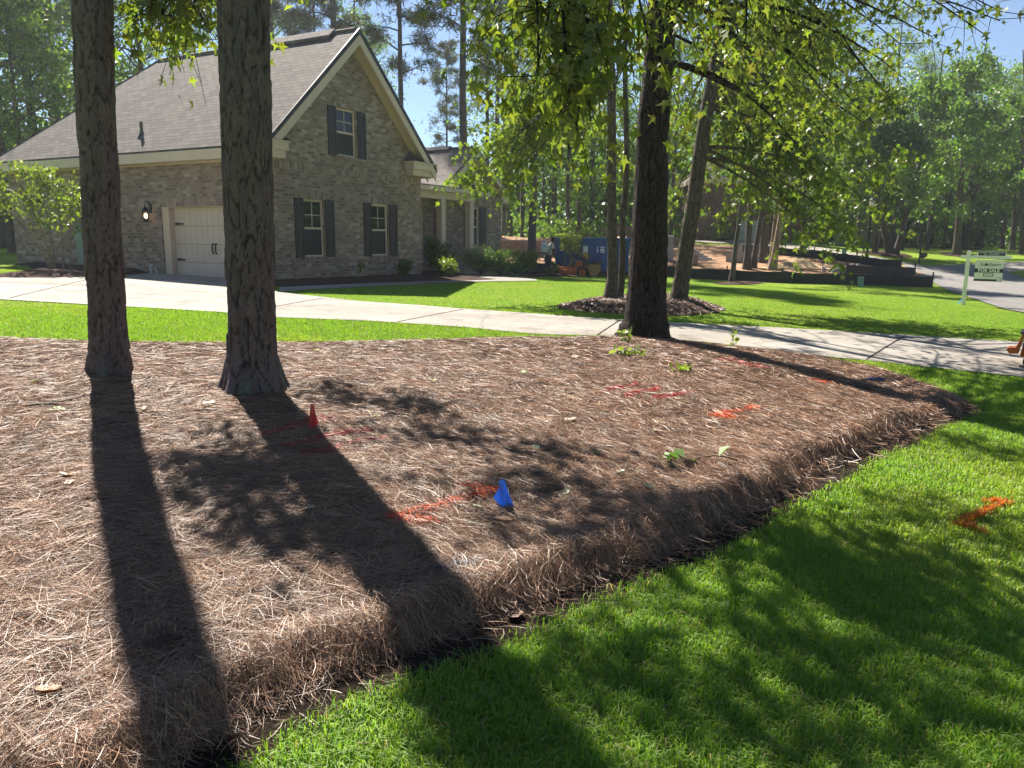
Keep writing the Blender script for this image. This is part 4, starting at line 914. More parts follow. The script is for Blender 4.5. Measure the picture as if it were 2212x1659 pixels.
def pine_straw():
    rng = np.random.default_rng(33); nm = NM()
    for n, d0, d1, L, w_ in ((85000, 1.6, 3.6, .17, .0015), (135000, 3.6, 5.6, .17, .0020), (140000, 5.6, 8.2, .17, .0028), (140000, 8.2, 14, .17, .0042)):
        P = polar(rng, n, d0, d1, .74); P = P[inside(BED, P[:, 0], P[:, 1])]
        flow = 1.2 * np.sin(P[:, 0] * 1.1 + P[:, 1] * .7) + .9 * np.sin(P[:, 1] * 2.1 - P[:, 0] * 1.6); az = flow + rng.normal(0, 1.5, len(P))
        strands(nm, rng, P, L, w_, STRAW, .03, az)
    # shaggy fringe over the front edge, hanging towards the trench
    fl = np.array(resample(BED_FRONT, .02, False)); t = np.gradient(fl, axis=0); t /= np.linalg.norm(t, axis=1)[:, None]; out = np.column_stack([t[:, 1], -t[:, 0]])
    i = rng.integers(0, len(fl), 42000); P = fl[i] - out[i] * np.where(rng.uniform(0, 1, len(i)) < .035, rng.uniform(-.13, .05, len(i)), rng.uniform(.01, .22, len(i)))[:, None]; dd = np.hypot(P[:, 0], P[:, 1]); k = dd < 9
    P, i, dd = P[k], i[k], dd[k]; az = np.arctan2(out[i, 1], out[i, 0]) + rng.normal(0, .75, len(P))
    strands(nm, rng, P, .13, np.clip(.0018 * dd / 3, .0017, .005), STRAW, .075, az, 1.15)
    TR_ = np.array(TRENCH); P = rng.uniform(TR_.min(0), TR_.max(0), (160000, 2)); P = P[inside(TR_, P[:, 0], P[:, 1]) & (np.hypot(P[:, 0], P[:, 1]) < 10)][:900]
    strands(nm, rng, P, .12, .0022, STRAW * .8, .015, None, .3)
    tag(nm.build('pine_straw', M['straw']), 'loose brown pine straw mulch covering the tree bed', 'pine straw', kind='stuff')
    # shredded mulch in the ring around the two trunks
    nm = NM(); R_ = np.array(RING); P = rng.uniform(R_.min(0), R_.max(0), (22000, 2)); P = P[inside(RING, P[:, 0], P[:, 1])]
    hf = mound(RING, .16, .7); z = terr(P[:, 0], P[:, 1]) + hf(P[:, 0], P[:, 1]) + .02; N = len(P); a = rng.uniform(0, 6.28, N)
    d = np.column_stack([np.cos(a), np.sin(a), rng.normal(0, .25, N)]) * rng.uniform(.02, .06, (N, 1)); s_ = np.column_stack([-np.sin(a), np.cos(a), rng.normal(0, .3, N)]) * rng.uniform(.004, .009, (N, 1)); c0 = np.column_stack([P, z])
    V = np.stack([c0 - d - s_, c0 - d + s_, c0 + d + s_, c0 + d - s_], 1).reshape(-1, 3)
    nm.add(V, np.arange(N * 4).reshape(-1, 4), np.repeat(rng.dirichlet(np.ones(3) * .5, N) @ np.array([(.20, .13, .10), (.09, .055, .045), (.28, .2, .16)]), 4, 0))
    tag(nm.build('shredded_mulch', M['straw']), 'shredded brown mulch heaped round the two slim trunks', 'mulch', kind='stuff')
pine_straw()

# ================================================================== WOODLAND AND BACKGROUND TREES
def proto(kind, seed):
    if kind == 'broad': return gen_tree(seed, 12, .20, 2.6, 4.0, 26, 9000, .19, 'oval', GREEN['mid'], droop=.05, sig=.34)
    if kind == 'tall': return gen_tree(seed, 19, .24, 6.5, 3.6, 30, 6000, .19, 'oval', GREEN['mid'] + GREEN['grey'], sig=.4)
    if kind == 'dark': return gen_tree(seed, 17, .26, 3.0, 4.0, 34, 8000, .20, 'oval', GREEN['dark'] + GREEN['mid'][:1], droop=.05, sig=.4)
    if kind == 'lime': return gen_tree(seed, 11, .14, 2.4, 3.2, 24, 6000, .18, 'oval', GREEN['lime'], droop=.05, sig=.32)
    if kind == 'pine': return gen_tree(seed, 23, .21, 9.5, 3.0, 30, 2600, .40, 'tuft', GREEN['pine'] + [(.13, .085, .045)], droop=.1, sig=.26, bare=.15)
    if kind == 'thin': return gen_tree(seed, 17, .13, 5.0, 2.2, 22, 2400, .19, 'oval', GREEN['mid'] + GREEN['olive'][:1], sig=.3, bare=.3)
    if kind == 'low': return gen_tree(seed, 6.5, .12, 1.0, 2.8, 22, 6000, .17, 'oval', GREEN['mid'], droop=.05, sig=.3)
BARKS = {'broad': 'bark_grey', 'tall': 'bark_grey', 'dark': 'bark_far', 'lime': 'bark_grey', 'pine': 'bark_far', 'thin': 'bark_far', 'low': 'bark_far'}
PROTO = {}
BTN = [0]
def btree(kind, loc, sc, label, rz=None, group=None, name=None, variant=0):
    key = (kind, variant); BTN[0] += 1; rz = BTN[0] * 2.17 if rz is None else rz
    nm = {'pine': 'pine_tree', 'low': 'small_tree'}.get(kind, 'broadleaf_tree')
    if key not in PROTO:
        w_, l_ = proto(kind, 100 + len(PROTO) * 7)
        t = plant_tree(nm, label, 'tree', w_, l_, loc, M[BARKS[kind]], M['needle_leaf'] if kind == 'pine' else M['leaf'], group, rz)
        t.scale = (sc, sc, sc); PROTO[key] = t; return t
    return copy_thing(PROTO[key], loc, rz, sc, label, group)
def base_at(px, Y):
    """ground point under photo column px at world depth Y"""
    d = ray(px, 520); x = d[0] / d[1] * Y; return np.array([x, Y, float(terr(x, Y)) - .1])
GB = 'woodland trees rising behind the houses'
LB = 'tall woodland tree behind the brick house roof'
for kind, px, Y, sc, v, label in (
    ('dark', 8, 38, 1.15, 0, 'dense dark tree filling the top left corner of the view'),
    ('dark', 95, 41, 1.1, 0, 'dense dark tree just left of the slimmer near pine, above the hip of the roof'),
    ('broad', 25, 33, .85, 0, 'rounded brighter green tree past the left end of the brick house'),
    ('tall', 150, 47, 1.05, 0, 'tall tree hidden partly behind the slimmer near pine'),
    ('lime', 65, 36, 1.15, 0, 'yellow green tree showing above the left hip of the roof'),
    ('tall', 330, 44, .95, 1, 'pale green tree above the roof between the two near pines, left one'),
    ('dark', 250, 48, 1.05, 0, 'dark tree behind the roof slope close to the slimmer near pine'),
    ('tall', 425, 46, 1.0, 0, 'feathery tree above the roof just left of the thick near pine'),
    ('pine', 610, 50, .92, 0, 'pine crown behind the ridge just right of the thick near pine'),
    ('tall', 560, 54, .9, 1, 'tree crown half hidden by the thick near pine'),
    ('pine', 695, 55, .82, 1, 'pine crown behind the ridge left of the gable peak'),
    ('pine', 735, 52, 1.35, 1, 'bare pole like trunk rising over the roof ridge by the gable peak'),
    ('tall', 800, 60, .8, 0, 'pale feathery tree behind the right slope of the big gable'),
    ('pine', 868, 46, 1.0, 0, 'tall pine with dark upright trunk against the sky right of the big gable'),
    ('thin', 780, 55, 1.1, 0, 'wispy tree against the sky just right of the gable peak'),
    ('pine', 1000, 42, 1.15, 1, 'tall thin dark trunk against the sky above the porch ridge'),
    ('pine', 965, 62, .62, 0, 'small young pine in the sky gap above the porch roof'),
    ('thin', 1052, 47, 1.15, 0, 'slender trunk rising above the small wing gable'),
    ('pine', 1075, 55, 1.0, 0, 'pine behind the small wing gable, right of the slender trunk'),
    ('tall', 1100, 60, 1.0, 1, 'tall tree just right of the small wing gable'),
    ('thin', 1225, 52, 1.1, 1, 'thin dark trunk in the wood above the staked sapling'),
    ('dark', 1195, 64, 1.0, 0, 'dark tree deep in the wood above the walking person'),
    ('tall', 1275, 62, 1.05, 0, 'tall tree in the wood above the blue dumpster'),
    ('broad', 1250, 55, .9, 0, 'bushy tree at the wood edge above the tan fence'),
    ('dark', 1385, 66, 1.0, 0, 'dark tree behind the big dark trunk'),
    ('thin', 1448, 50, 1.1, 0, 'thin dark trunk left of the leaning trunk, behind the silt fence'),
    ('tall', 1425, 70, 1.0, 1, 'tall tree seen between the big dark trunk and the leaning trunk'),
    ('dark', 1520, 74, 1.0, 0, 'dark tree behind the neighbouring house roof, left part'),
    ('tall', 1620, 76, 1.05, 1, 'tall tree behind the neighbouring house roof, right part'),
    ('dark', 1730, 66, .95, 0, 'dark tree right of the neighbouring house'),
    ('tall', 1800, 74, 1.0, 0, 'tall tree behind the street lamp, left'),
    ('dark', 1865, 80, 1.0, 0, 'dark tree behind the street lamp, right'),
    ('thin', 1905, 64, 1.1, 1, 'thin trunk behind the two stemmed tree'),
    ('tall', 1960, 78, .95, 1, 'tall pale tree behind the mailbox'),
    ('dark', 2020, 82, .95, 0, 'dark tree left of the big fork topped tree by the road'),
    ('broad', 2120, 70, 1.2, 0, 'broad bright tree rising above the sale sign'),
    ('tall', 2165, 66, .72, 0, 'tall tree near the right edge above the sale sign'),
    ('dark', 2235, 60, .72, 0, 'dark tree at the far right edge of the view'),
    ('broad', 2290, 64, 1.0, 0, 'broad tree just past the right edge'),
    ('lime', 2040, 62, 1.0, 0, 'bright lime tree behind the big fork topped tree'),
    ('broad', 2095, 60, .75, 0, 'low spreading green tree left of the sale sign top')):
    btree(kind, base_at(px, Y), sc, label, group=GB, variant=v)
# trunks on the site and the lawns
def site_tree(base, top, r, kind, label, cb=None, seed=1, leaves=2500, R=2.0, cols='mid', H=13, group=None, bark='bark_far', size=.18, sig=.3):
    b = gp(*base); t = aty(top[0], top[1], b[1]); L = (t - b) / max(.5, t[2] - b[2])
    w_, l_ = gen_tree(seed, H, r, cb or 4, R, 18, leaves, size, 'oval', GREEN[cols], lean=(L[0], 0), sig=sig, flare=1.7)
    return plant_tree(kind, label, 'tree', w_, l_, b, M[bark], M['leaf'], group)
site_tree((1580, 612), (1618, 320), .105, 'slim_broadleaf_tree', 'slim tree leaning right in front of the silt fence, small mulch patch at its foot', 3.6, 61, 2200, 1.9, 'mid', 11)
GS = 'bare lower trunks standing on the building site'
site_tree((1613, 584), (1622, 440), .17, 'broadleaf_tree', 'dark straight trunk behind the silt fence, leftmost of the site trunks', 4.5, 62, 2600, 2.6, 'mid', 13, GS)
site_tree((1626, 582), (1646, 440), .14, 'broadleaf_tree', 'dark trunk leaning right, second from left of the site trunks', 4.2, 63, 2600, 2.4, 'mid', 12, GS)
site_tree((1648, 570), (1655, 430), .22, 'broadleaf_tree', 'thick brown trunk on the dirt, third of the site trunks', 4.2, 64, 3500, 3.0, 'dark', 13, GS, 'bark_grey')
site_tree((1668, 585), (1692, 440), .17, 'broadleaf_tree', 'reddish brown leaning trunk beside the sand heap, front stem of a close pair', 4.0, 65, 3500, 2.6, 'dark', 12, GS, 'bark_tan')
site_tree((1664, 583), (1680, 430), .12, 'broadleaf_tree', 'reddish brown leaning trunk beside the sand heap, rear stem of a close pair', 4.0, 66, 2600, 2.4, 'mid', 12, GS, 'bark_tan')
site_tree((1735, 552), (1738, 440), .15, 'broadleaf_tree', 'dark low crowned tree hanging over the second silt fence', 1.1, 67, 9000, 2.5, 'dark', 7.5, None, 'bark_far', .2)
site_tree((1890, 549), (1893, 420), .13, 'broadleaf_tree', 'single straight trunk beside the street lamp in the lawn ring', 2.6, 68, 7500, 3.0, 'grey', 9, None, 'bark_grey', .22)
site_tree((1924, 551), (1905, 470), .2, 'broadleaf_tree', 'left curved stem of the two stemmed lawn tree', 2.2, 69, 7500, 3.0, 'grey', 9, None, 'bark_grey', .22)
site_tree((1934, 552), (1955, 470), .16, 'broadleaf_tree', 'right slanting stem of the two stemmed lawn tree', 2.4, 70, 7500, 3.2, 'dark', 9.5, None, 'bark_far', .22)
site_tree((2066, 552), (2078, 350), .24, 'broadleaf_tree', 'big grey trunk beside the road, left of the sale sign, open crown', 4.2, 71, 8000, 3.6, 'mid', 11.5, None, 'bark_grey', .24)
site_tree((1986, 531), (1986, 480), .2, 'broadleaf_tree', 'small bushy tree with short bare trunk behind the mailbox', 1.9, 72, 8000, 3.0, 'mid', 7.5, None, 'bark_grey', .22)
site_tree((2186, 541), (2190, 480), .2, 'broadleaf_tree', 'dark thin trunk on the far lawn above the right part of the sale sign', 3.0, 73, 7500, 3.0, 'dark', 10, None, 'bark_far', .22)
site_tree((2209, 549), (2209, 480), .2, 'broadleaf_tree', 'dark trunk cut by the right edge of the view', 3.0, 74, 8000, 3.2, 'dark', 10, None, 'bark_far', .22)
site_tree((1856, 525), (1858, 480), .09, 'small_tree', 'small staked yellow green tree left of the street lamp', 1.6, 75, 3000, 1.7, 'lime', 4.2, None, 'bark_tan', .2)
b_ = base_at(1148, 39.5)
site_tree((1148, 583), (1152, 300), .21, 'broadleaf_tree', 'dark straight trunk beside the wing of the house, behind the walking person', 6.5, 76, 5200, 3.0, 'lime', 17, None, 'bark_far', .2)
# crape myrtle and staked sapling
def multi_stem(name, label, base, tips, r, leaves, cols, seed, size=.11, stakes=None, sig=.22, bark='bark_tan'):
    rng = np.random.default_rng(seed); b = np.asarray(base, float); wood, lf = NM(), NM(); C = []
    for bx, tip, rr in tips:
        p0 = np.array([bx, 0, -.1]); tip = np.asarray(tip, float); s = np.linspace(0, 1, 8)[:, None]
        path = p0 + (tip - p0) * s + np.array([(tip[0] - bx) * -.25, 0, 0]) * (s * (1 - s)) * 2; V, F = tube(path, np.linspace(rr, rr * .35, 8), 7); wood.add(V, F)
        for j in range(9):
            f = rng.uniform(.58, 1); p = p0 + (tip - p0) * f; d = unit(rng.normal(0, 1, 3) + (0, 0, .6)); l = rng.uniform(.35, r)
            q = np.array([p, p + d * l * .5, p + d * l + (0, 0, -.05)]); V, F = tube(q, [rr * .35, .008, .004], 4); wood.add(V, F)
            for t in (.3, .55, .8, 1.0): C.append(p + d * l * t)
    C = np.array(C); i = rng.integers(0, len(C), leaves); put_leaves(lf, rng, C[i] + rng.normal(0, sig, (leaves, 3)) * (1, 1, .7), size, 'oval', GREEN[cols], .2)
    t = plant_tree(name, label, 'tree', wood, lf, b, M[bark], M['leaf'])
    for x, h in (stakes or []):
        mb = MB(); mb.tube([(x, -.05, -.2), (x, -.03, h)], .022, 7); mb.build('support_stake', M['bark_tan'], t)
    return t
multi_stem('crape_myrtle', 'young multi stemmed crape myrtle in front of the left end of the brick wall', gp(118, 588), [(0, (-.75, .1, 2.3), .05), (.25, (.25, .1, 2.1), .028), (.42, (.65, 0, 2.2), .028), (-.05, (-1.2, -.1, 2.2), .03), (.02, (-.3, .2, 2.8), .03)], .9, 1700, 'lime', 81, .11, None, .13)
multi_stem('staked_sapling', 'young staked sapling with round green crown between the walking person and the mower', gp(1233, 594), [(0, (-.05, .0, 2.25), .045), (0, (-.3, .1, 1.8), .02), (0, (.3, 0, 1.9), .02)], .42, 1700, 'lime', 82, .085, [(-.28, 1.5)], .10)
def shrub(px, py, w_, h, cols, label, seed, name='shrub', n=1600, size=.07):
    rng = np.random.default_rng(seed); b = gp(px, py, .02); wood, lf = NM(), NM(); C = []
    for i in range(14):
        a = rng.uniform(0, 6.28); e = np.array([math.cos(a) * w_ * rng.uniform(.2, 1), math.sin(a) * w_ * rng.uniform(.2, 1), h * rng.uniform(.5, 1)]); V, F = tube([(0, 0, -.03), e * (.4, .4, .6), e], [.014, .009, .004], 4); wood.add(V, F)
        C += [e * f * (1, 1, 1) for f in (.55, .75, .9, 1.0)]
    C = np.array(C); i = rng.integers(0, len(C), n); put_leaves(lf, rng, np.maximum(C[i] + rng.normal(0, .2 * w_, (n, 3)) * (1, 1, .8), (-9, -9, .02)), size, 'oval', GREEN[cols], .1, .7)
    t = thing(name, b, label, 'shrub', 'shrubs planted along the house'); wood.build('stem', M['bark_far'], t); lf.build('foliage', M['leaf'], t)
for a in ((655, 601, .26, .48, 'dark', 'small shrub under the left front window', 201), (763, 600, .28, .52, 'mid', 'small shrub between the two lower front windows', 202), (873, 600, .24, .46, 'dark', 'small shrub near the right corner of the gable wall', 203),
          (952, 590, .55, 1.15, 'dark', 'tall dark shrub in front of the porch column', 204, 'shrub', 3200), (968, 600, .38, .52, 'lime', 'low bright shrub before the porch steps', 205), (1040, 594, .7, .85, 'dark', 'spreading dark shrub under the wing window', 206, 'shrub', 3400),
          (1080, 596, .7, .85, 'mid', 'full green shrub below the right corner of the wing', 207, 'shrub', 3200), (1132, 592, .55, .95, 'lime', 'pale yellow green shrub left of the walking person', 208, 'shrub', 3000), (1112, 596, .4, .5, 'dark', 'low dark shrub beside the pale yellow green one', 209),
          (1187, 589, .3, .45, 'dark', 'small dark shrub behind the walking person', 210), (1191, 596, .22, .4, 'grey', 'small silvery shrub left of the mower', 211), (484, 590, .2, .4, 'mid', 'small plant peeping out left of the thick near pine by the garage', 212)): shrub(*a)
for i, px in enumerate((1789, 1806)):
    rng = np.random.default_rng(300 + i); b = gp(px, 526); lf, wd = NM(), NM(); n = 2600; d = unit(rng.normal(0, 1, (n, 3))); C = d * rng.uniform(.75, 1, (n, 1)) * (.62, .62, .5) + (0, 0, .72)
    put_leaves(lf, rng, C, .10, 'oval', GREEN['dark'] if i == 0 else GREEN['mid'], 0, .5); V, F = tube([(0, 0, -.1), (0, 0, .5)], [.06, .04], 6); wd.add(V, F)
    t = thing('clipped_shrub', b, 'ball clipped shrub on the neighbouring lawn, ' + ('darker left one of two' if i == 0 else 'brighter right one of two'), 'shrub', 'ball clipped shrubs'); wd.build('stem', M['bark_far'], t); lf.build('foliage', M['leaf'], t)
def woodland():
    """far wood behind everything: one mass of understory and crowns"""
    rng = np.random.default_rng(55); lf, wd = NM(), NM()
    for i in range(150):
        px = rng.uniform(-250, 2500); Y = rng.uniform(66, 100) if px > 900 else rng.uniform(52, 85)
        b = base_at(px, Y); H = rng.uniform(6, 13) * (1.0 if (px < 700 or px > 1080) else .52); R = rng.uniform(2.2, 4.2); n = int(520 * R / 3)
        d = rng.normal(0, 1, (n, 3)); d = d / (np.linalg.norm(d, axis=1)[:, None] + 1e-9) * rng.uniform(.55, 1.05, (n, 1)); lob = 1 + .28 * np.sin(d[:, :1] * 6 + i) * np.cos(d[:, 2:] * 5)
        C = b + np.array([0, 0, H * .52]) + d * lob * (R, R, H * .5); put_leaves(lf, rng, C, .62, 'oval', GREEN[['mid', 'dark', 'dark', 'grey', 'mid'][i % 5]], .1, .5)
        V, F = tube([b + (0, 0, -.3), b + (rng.normal(0, .3), 0, H * .5), b + (rng.normal(0, .4), 0, H * .95)], [.16, .12, .03], 5); wd.add(V, F)
    for i in range(260):
        px = rng.uniform(-250, 2500); Y = rng.uniform(56, 78) if px > 900 else rng.uniform(42, 60)
        if 1560 < px < 2250 and Y < 72: continue
        b = base_at(px, Y); n = 130; C = b + np.abs(rng.normal(0, 1, (n, 3))) * (0, 0, .9) + rng.normal(0, 1, (n, 3)) * (1.3, 1.0, .1); put_leaves(lf, rng, C, .42, 'oval', GREEN[['mid', 'dark'][i % 2]], .1, .6)
    for i in range(70):
        px = rng.uniform(1080, 2400); b = base_at(px, rng.uniform(58, 84)); h = rng.uniform(9, 17); V, F = tube([b + (0, 0, -.3), b + (rng.normal(0, .3), 0, h * .5), b + (rng.normal(0, .5), 0, h)], [.19, .14, .04], 5); wd.add(V, F)
    for i in range(34):
        a = math.radians(65 + 230 * i / 33); D = rng.uniform(24, 34); x, y = D * math.sin(a), D * math.cos(a) + 4
        if y > 6: continue
        b = np.array([x, y, float(terr(x, y)) - .2]); H = rng.uniform(12, 17); R = rng.uniform(3.2, 4.4); n = 900; d = rng.normal(0, 1, (n, 3)); d = d / (np.linalg.norm(d, axis=1)[:, None] + 1e-9) * rng.uniform(.5, 1.05, (n, 1))
        put_leaves(lf, rng, b + np.array([0, 0, H * .56]) + d * (R, R, H * .46), .6, 'oval', GREEN[['mid', 'dark'][i % 2]], .1, .5)
        V, F = tube([b, b + (0, 0, H * .5), b + (0, 0, H * .95)], [.22, .16, .03], 6); wd.add(V, F)
    for i in range(26):
        x, y = rng.uniform(37, 60), rng.uniform(16, 46)
        b = np.array([x, y, float(terr(x, y)) - .2]); H = rng.uniform(9, 14); R = rng.uniform(2.8, 4); n = 800; d = rng.normal(0, 1, (n, 3)); d = d / (np.linalg.norm(d, axis=1)[:, None] + 1e-9) * rng.uniform(.5, 1.05, (n, 1))
        put_leaves(lf, rng, b + np.array([0, 0, H * .5]) + d * (R, R, H * .5), .55, 'oval', GREEN[['mid', 'dark'][i % 2]], .1, .5)
        V, F = tube([b, b + (0, 0, H * .5), b + (0, 0, H * .95)], [.2, .15, .03], 6); wd.add(V, F)
    o = lf.build('woodland', M['leaf']); tag(o, 'deep green woodland closing the view behind the houses', 'woodland', kind='stuff')
    o = wd.build('woodland_stems', M['bark_far']); tag(o, 'dim stems standing inside the far woodland', 'woodland', kind='stuff')
woodland()

# ================================================================== SITE, NEIGHBOURS, STREET
for nm, col, ro in (('blue_paint', (.014, .085, .30), .5), ('orange_paint', (.50, .13, .03), .45), ('seat_vinyl', (.09, .095, .11), .55), ('rubber', (.022, .022, .022), .8), ('silt', (.010, .017, .017), .7), ('silt_brown', (.05, .04, .037), .8),
                    ('block', (.36, .33, .30), .9), ('tan_board', (.36, .25, .155), .8), ('taupe_board', (.24, .19, .165), .8), ('skin_dark', (.075, .042, .028), .55), ('skin', (.34, .19, .13), .5), ('shirt_pale', (.62, .62, .54), .85), ('trouser', (.065, .07, .075), .9), ('shirt_yellow', (.60, .38, .10), .85),
                    ('hood', (.75, .76, .78), .8), ('jeans', (.05, .07, .13), .85), ('hair', (.012, .01, .009), .8), ('tank', (.68, .70, .72), .4), ('steel', (.35, .38, .42), .4), ('siding', (.5, .5, .48), .7), ('sand', (.52, .36, .2), .95), ('engine_tan', (.42, .24, .09), .5), ('sign_ink', (.03, .035, .045), .5), ('wood', (.3, .2, .12), .85)):
    M[nm] = mat_simple(nm, col, ro, .14, 3, .25 if nm in ('block', 'sand', 'silt', 'silt_brown') else .08, 40)
def fence_run(name, label, cat, pts, height, mat, post_every=2.4, sag=.05, post_up=.16, group=None, thick=.012, panels=False):
    """fabric fence along ground points"""
    P = np.array(chaikin(pts, 1, False)) if len(pts) > 2 else np.array(pts); L = np.concatenate([[0], np.cumsum(np.hypot(*np.diff(P, axis=0).T))]); n = max(4, int(L[-1] / .4)); s = np.linspace(0, L[-1], n)
    X = np.column_stack([np.interp(s, L, P[:, 0]), np.interp(s, L, P[:, 1])]); z = terr(X[:, 0], X[:, 1]); o = X[0]
    t = thing(name, (o[0], o[1], z[0]), label, cat, group); T = np.gradient(X, axis=0); T /= np.linalg.norm(T, axis=1)[:, None]; nn = np.column_stack([-T[:, 1], T[:, 0]]) * thick
    wav = (.035 * np.sin(s * 2.1)[:, None] if not panels else 0) * nn / thick; top = z + height - (sag * np.abs(np.sin(s / post_every * math.pi)) if not panels else 0)
    V = []
    for k in range(n):
        a = X[k] + (wav[k] if not panels else 0) - o
        V += [(*(a - nn[k]), z[k] - .2 - z[0]), (*(a + nn[k]), z[k] - .2 - z[0]), (*(a + nn[k] * 1.6), top[k] - z[0]), (*(a - nn[k] * .4), top[k] - z[0])]
    F = [(4 * k + i, 4 * k + (i + 1) % 4, 4 * k + 4 + (i + 1) % 4, 4 * k + 4 + i) for k in range(n - 1) for i in range(4)] + [(0, 1, 2, 3), (4 * n - 1, 4 * n - 2, 4 * n - 3, 4 * n - 4)]
    mb = MB(); mb.add(V, F); mb.build('board_panel' if panels else 'fabric', mat, t)
    m = int(L[-1] / post_every) + 1
    for k in range(m + 1):
        q = min(k * post_every, L[-1]); x = np.array([np.interp(q, s, X[:, 0]), np.interp(q, s, X[:, 1])]); zz = float(terr(*x)); mb = MB(); w_ = .045 if not panels else .10
        mb.box((x[0] - o[0], x[1] - o[1] + .04, zz - z[0] + height / 2 + post_up / 2 - .1), (w_, w_, height + post_up + .2)); mb.build('post', M['wood'] if panels else M['black'], t)
    return t
fence_run('silt_fence', 'long black silt fence along the far edge of the lawn', 'fence', G((1075, 589), (1200, 590), (1330, 592), (1438, 597), (1586, 606), (1781, 615), (1959, 619.5), (2014, 620.5)), .50, M['silt'])
fence_run('silt_fence', 'dark silt fence running between the dirt lot and the pale neighbouring driveway', 'fence', G((1585, 545), (1630, 547), (1690, 555), (1776, 561), (1884, 578), (1946, 583)), .52, M['silt'])
fence_run('silt_fence', 'short brownish silt fence behind the right end of the long black one', 'fence', G((1829, 594), (1892, 596), (1976, 598)), .50, M['silt_brown'])
fence_run('board_fence', 'tan board fence behind the blue dumpster, nearer row', 'fence', [base_at(1278, 50)[:2], base_at(1400, 50)[:2], base_at(1500, 52)[:2]], .55, M['tan_board'], 2.4, group=None, panels=True, thick=.03, post_up=.05)
fence_run('board_fence', 'brown board fence behind the tan one, farther row', 'fence', [base_at(1300, 57)[:2], base_at(1520, 58)[:2]], 1.0, M['wood'], 2.4, panels=True, thick=.03, post_up=.05)
fence_run('board_fence', 'taupe board fence at the back of the far lawn behind the street lamp', 'fence', [base_at(1806, 62)[:2], base_at(1925, 66)[:2], base_at(1990, 68)[:2]], 1.35, M['taupe_board'], 2.4, panels=True, thick=.03, post_up=.06)
def frame_at(P, label, name, cat, group=None, rz=None):
    """an Empty on the ground turned so that local -y faces the camera"""
    P = np.asarray(P, float); rz = -math.atan2(P[0], P[1]) if rz is None else rz
    return thing(name, P, label, cat, group, rz)
def dumpster():
    P = gp(1197, 590); s = 1 / pxm(P); W = 160 * s; Hh = 72 * s; D = 2.2
    t = frame_at(P, 'open blue roll off dumpster with white stickers, heaped with scrap', 'dumpster', 'dumpster')
    mb = MB(); mb.prism([(.05, .12), (W - .05, .12), (W, Hh), (0, Hh)], 1, 0, .06); mb.prism([(.05, .12), (W - .05, .12), (W, Hh), (0, Hh)], 1, D - .06, D); mb.b2((.03, .06, .12), (.09, D - .06, Hh)); mb.b2((W - .09, .06, .12), (W - .03, D - .06, Hh)); mb.b2((.06, .06, .12), (W - .06, D - .06, .2))
    mb.build('body', M['blue_paint'], t)
    mb = MB(); mb.b2((-.03, -.06, Hh - .04), (W + .03, .07, Hh + .07)); mb.b2((-.05, .071, Hh - .04), (.05, D, Hh + .065)); mb.b2((W - .05, .071, Hh - .04), (W + .05, D, Hh + .065)); mb.build('top_rail', M['blue_paint'], t, bevel=.015)
    for k in range(6):
        x = .08 + (W - .16) * k / 5; mb = MB(); mb.b2((x - .04, -.05, .14), (x + .04, -.002, Hh - .05)); mb.build('rib', M['blue_paint'], t)
    mb = MB(); mb.b2((.05, -.04, .0), (W - .05, .12, .115)); mb.b2((.05, D - .12, .0), (W - .05, D, .115)); mb.build('skid_rail', M['black'], t)
    for x0, wd, rows in ((90 * s, 17 * s, (.0, .09, .15, .22)), (143 * s, 9 * s, (.03, .09))):
        mb = MB()
        rg = random.Random(3)
        for r in rows:
            x = x0
            while x < x0 + wd:
                l = rg.uniform(.02, .07); mb.b2((x, -.004, Hh - .36 - r), (min(x + l, x0 + wd), -.001, Hh - .31 - r)); x += l + .012
        mb.build('sticker', M['white'], t)
    rg = random.Random(9)
    for k in range(9):
        x = rg.uniform(.5, W - .4); mb = MB(); mb.box((x, rg.uniform(.4, D - .5), Hh + rg.uniform(.0, .12)), (rg.uniform(.4, 1.0), rg.uniform(.3, .7), rg.uniform(.03, .1)), rg.uniform(-.5, .5), rg.uniform(-.2, .2), rg.uniform(-.25, .25))
        o = mb.build('scrap_board', M[['block', 'tan_board', 'taupe_board'][k % 3]]); o.matrix_world = t.matrix_basis; tag(o, None, 'scrap board', 'scrap heaped in the dumpster')
        o['label'] = ['grey', 'tan', 'taupe'][k % 3] + ' scrap board lying on top of the heap in the blue dumpster'
dumpster()
bpy.context.view_layer.update()
def low_brick_wall():
    a, b = base_at(1070, 42), base_at(1225, 43.5); h = .80
    t = frame_at(a + (0, 0, .1), 'low orange brick foundation wall with pale cap left of the dumpster', 'brick_wall', 'wall', rz=math.atan2(b[1] - a[1], b[0] - a[0])); L = np.hypot(*(b - a)[:2])
    zt = float(gp(1150, 553)[2]); mb = MB(); mb.b2((0, 0, -.5), (L, .25, h)); mb.build('brickwork', M['brick_raw'], t); mb = MB(); mb.b2((-.02, -.02, h + .003), (L + .02, .27, h + .06)); mb.build('cap', M['block'], t)
low_brick_wall()
for i, (px, Y) in enumerate(((1092, 45), (1116, 45.5), (1171, 45.2), (1256, 46))):
    b = base_at(px, Y) + (0, 0, .1); t = thing('survey_stake', b, 'thin white tipped survey stake on the orange dirt, ' + ['first from the house corner', 'second from the house corner', 'just left of the walking person', 'above the dumpster behind the sapling'][i], 'stake', 'survey stakes on the building site')
    mb = MB(); mb.box((0, 0, .25), (.035, .035, .9)); mb.build('shaft', M['wood'], t); mb = MB(); mb.box((0, 0, .81), (.05, .05, .22)); mb.build('tip', M['white'], t)
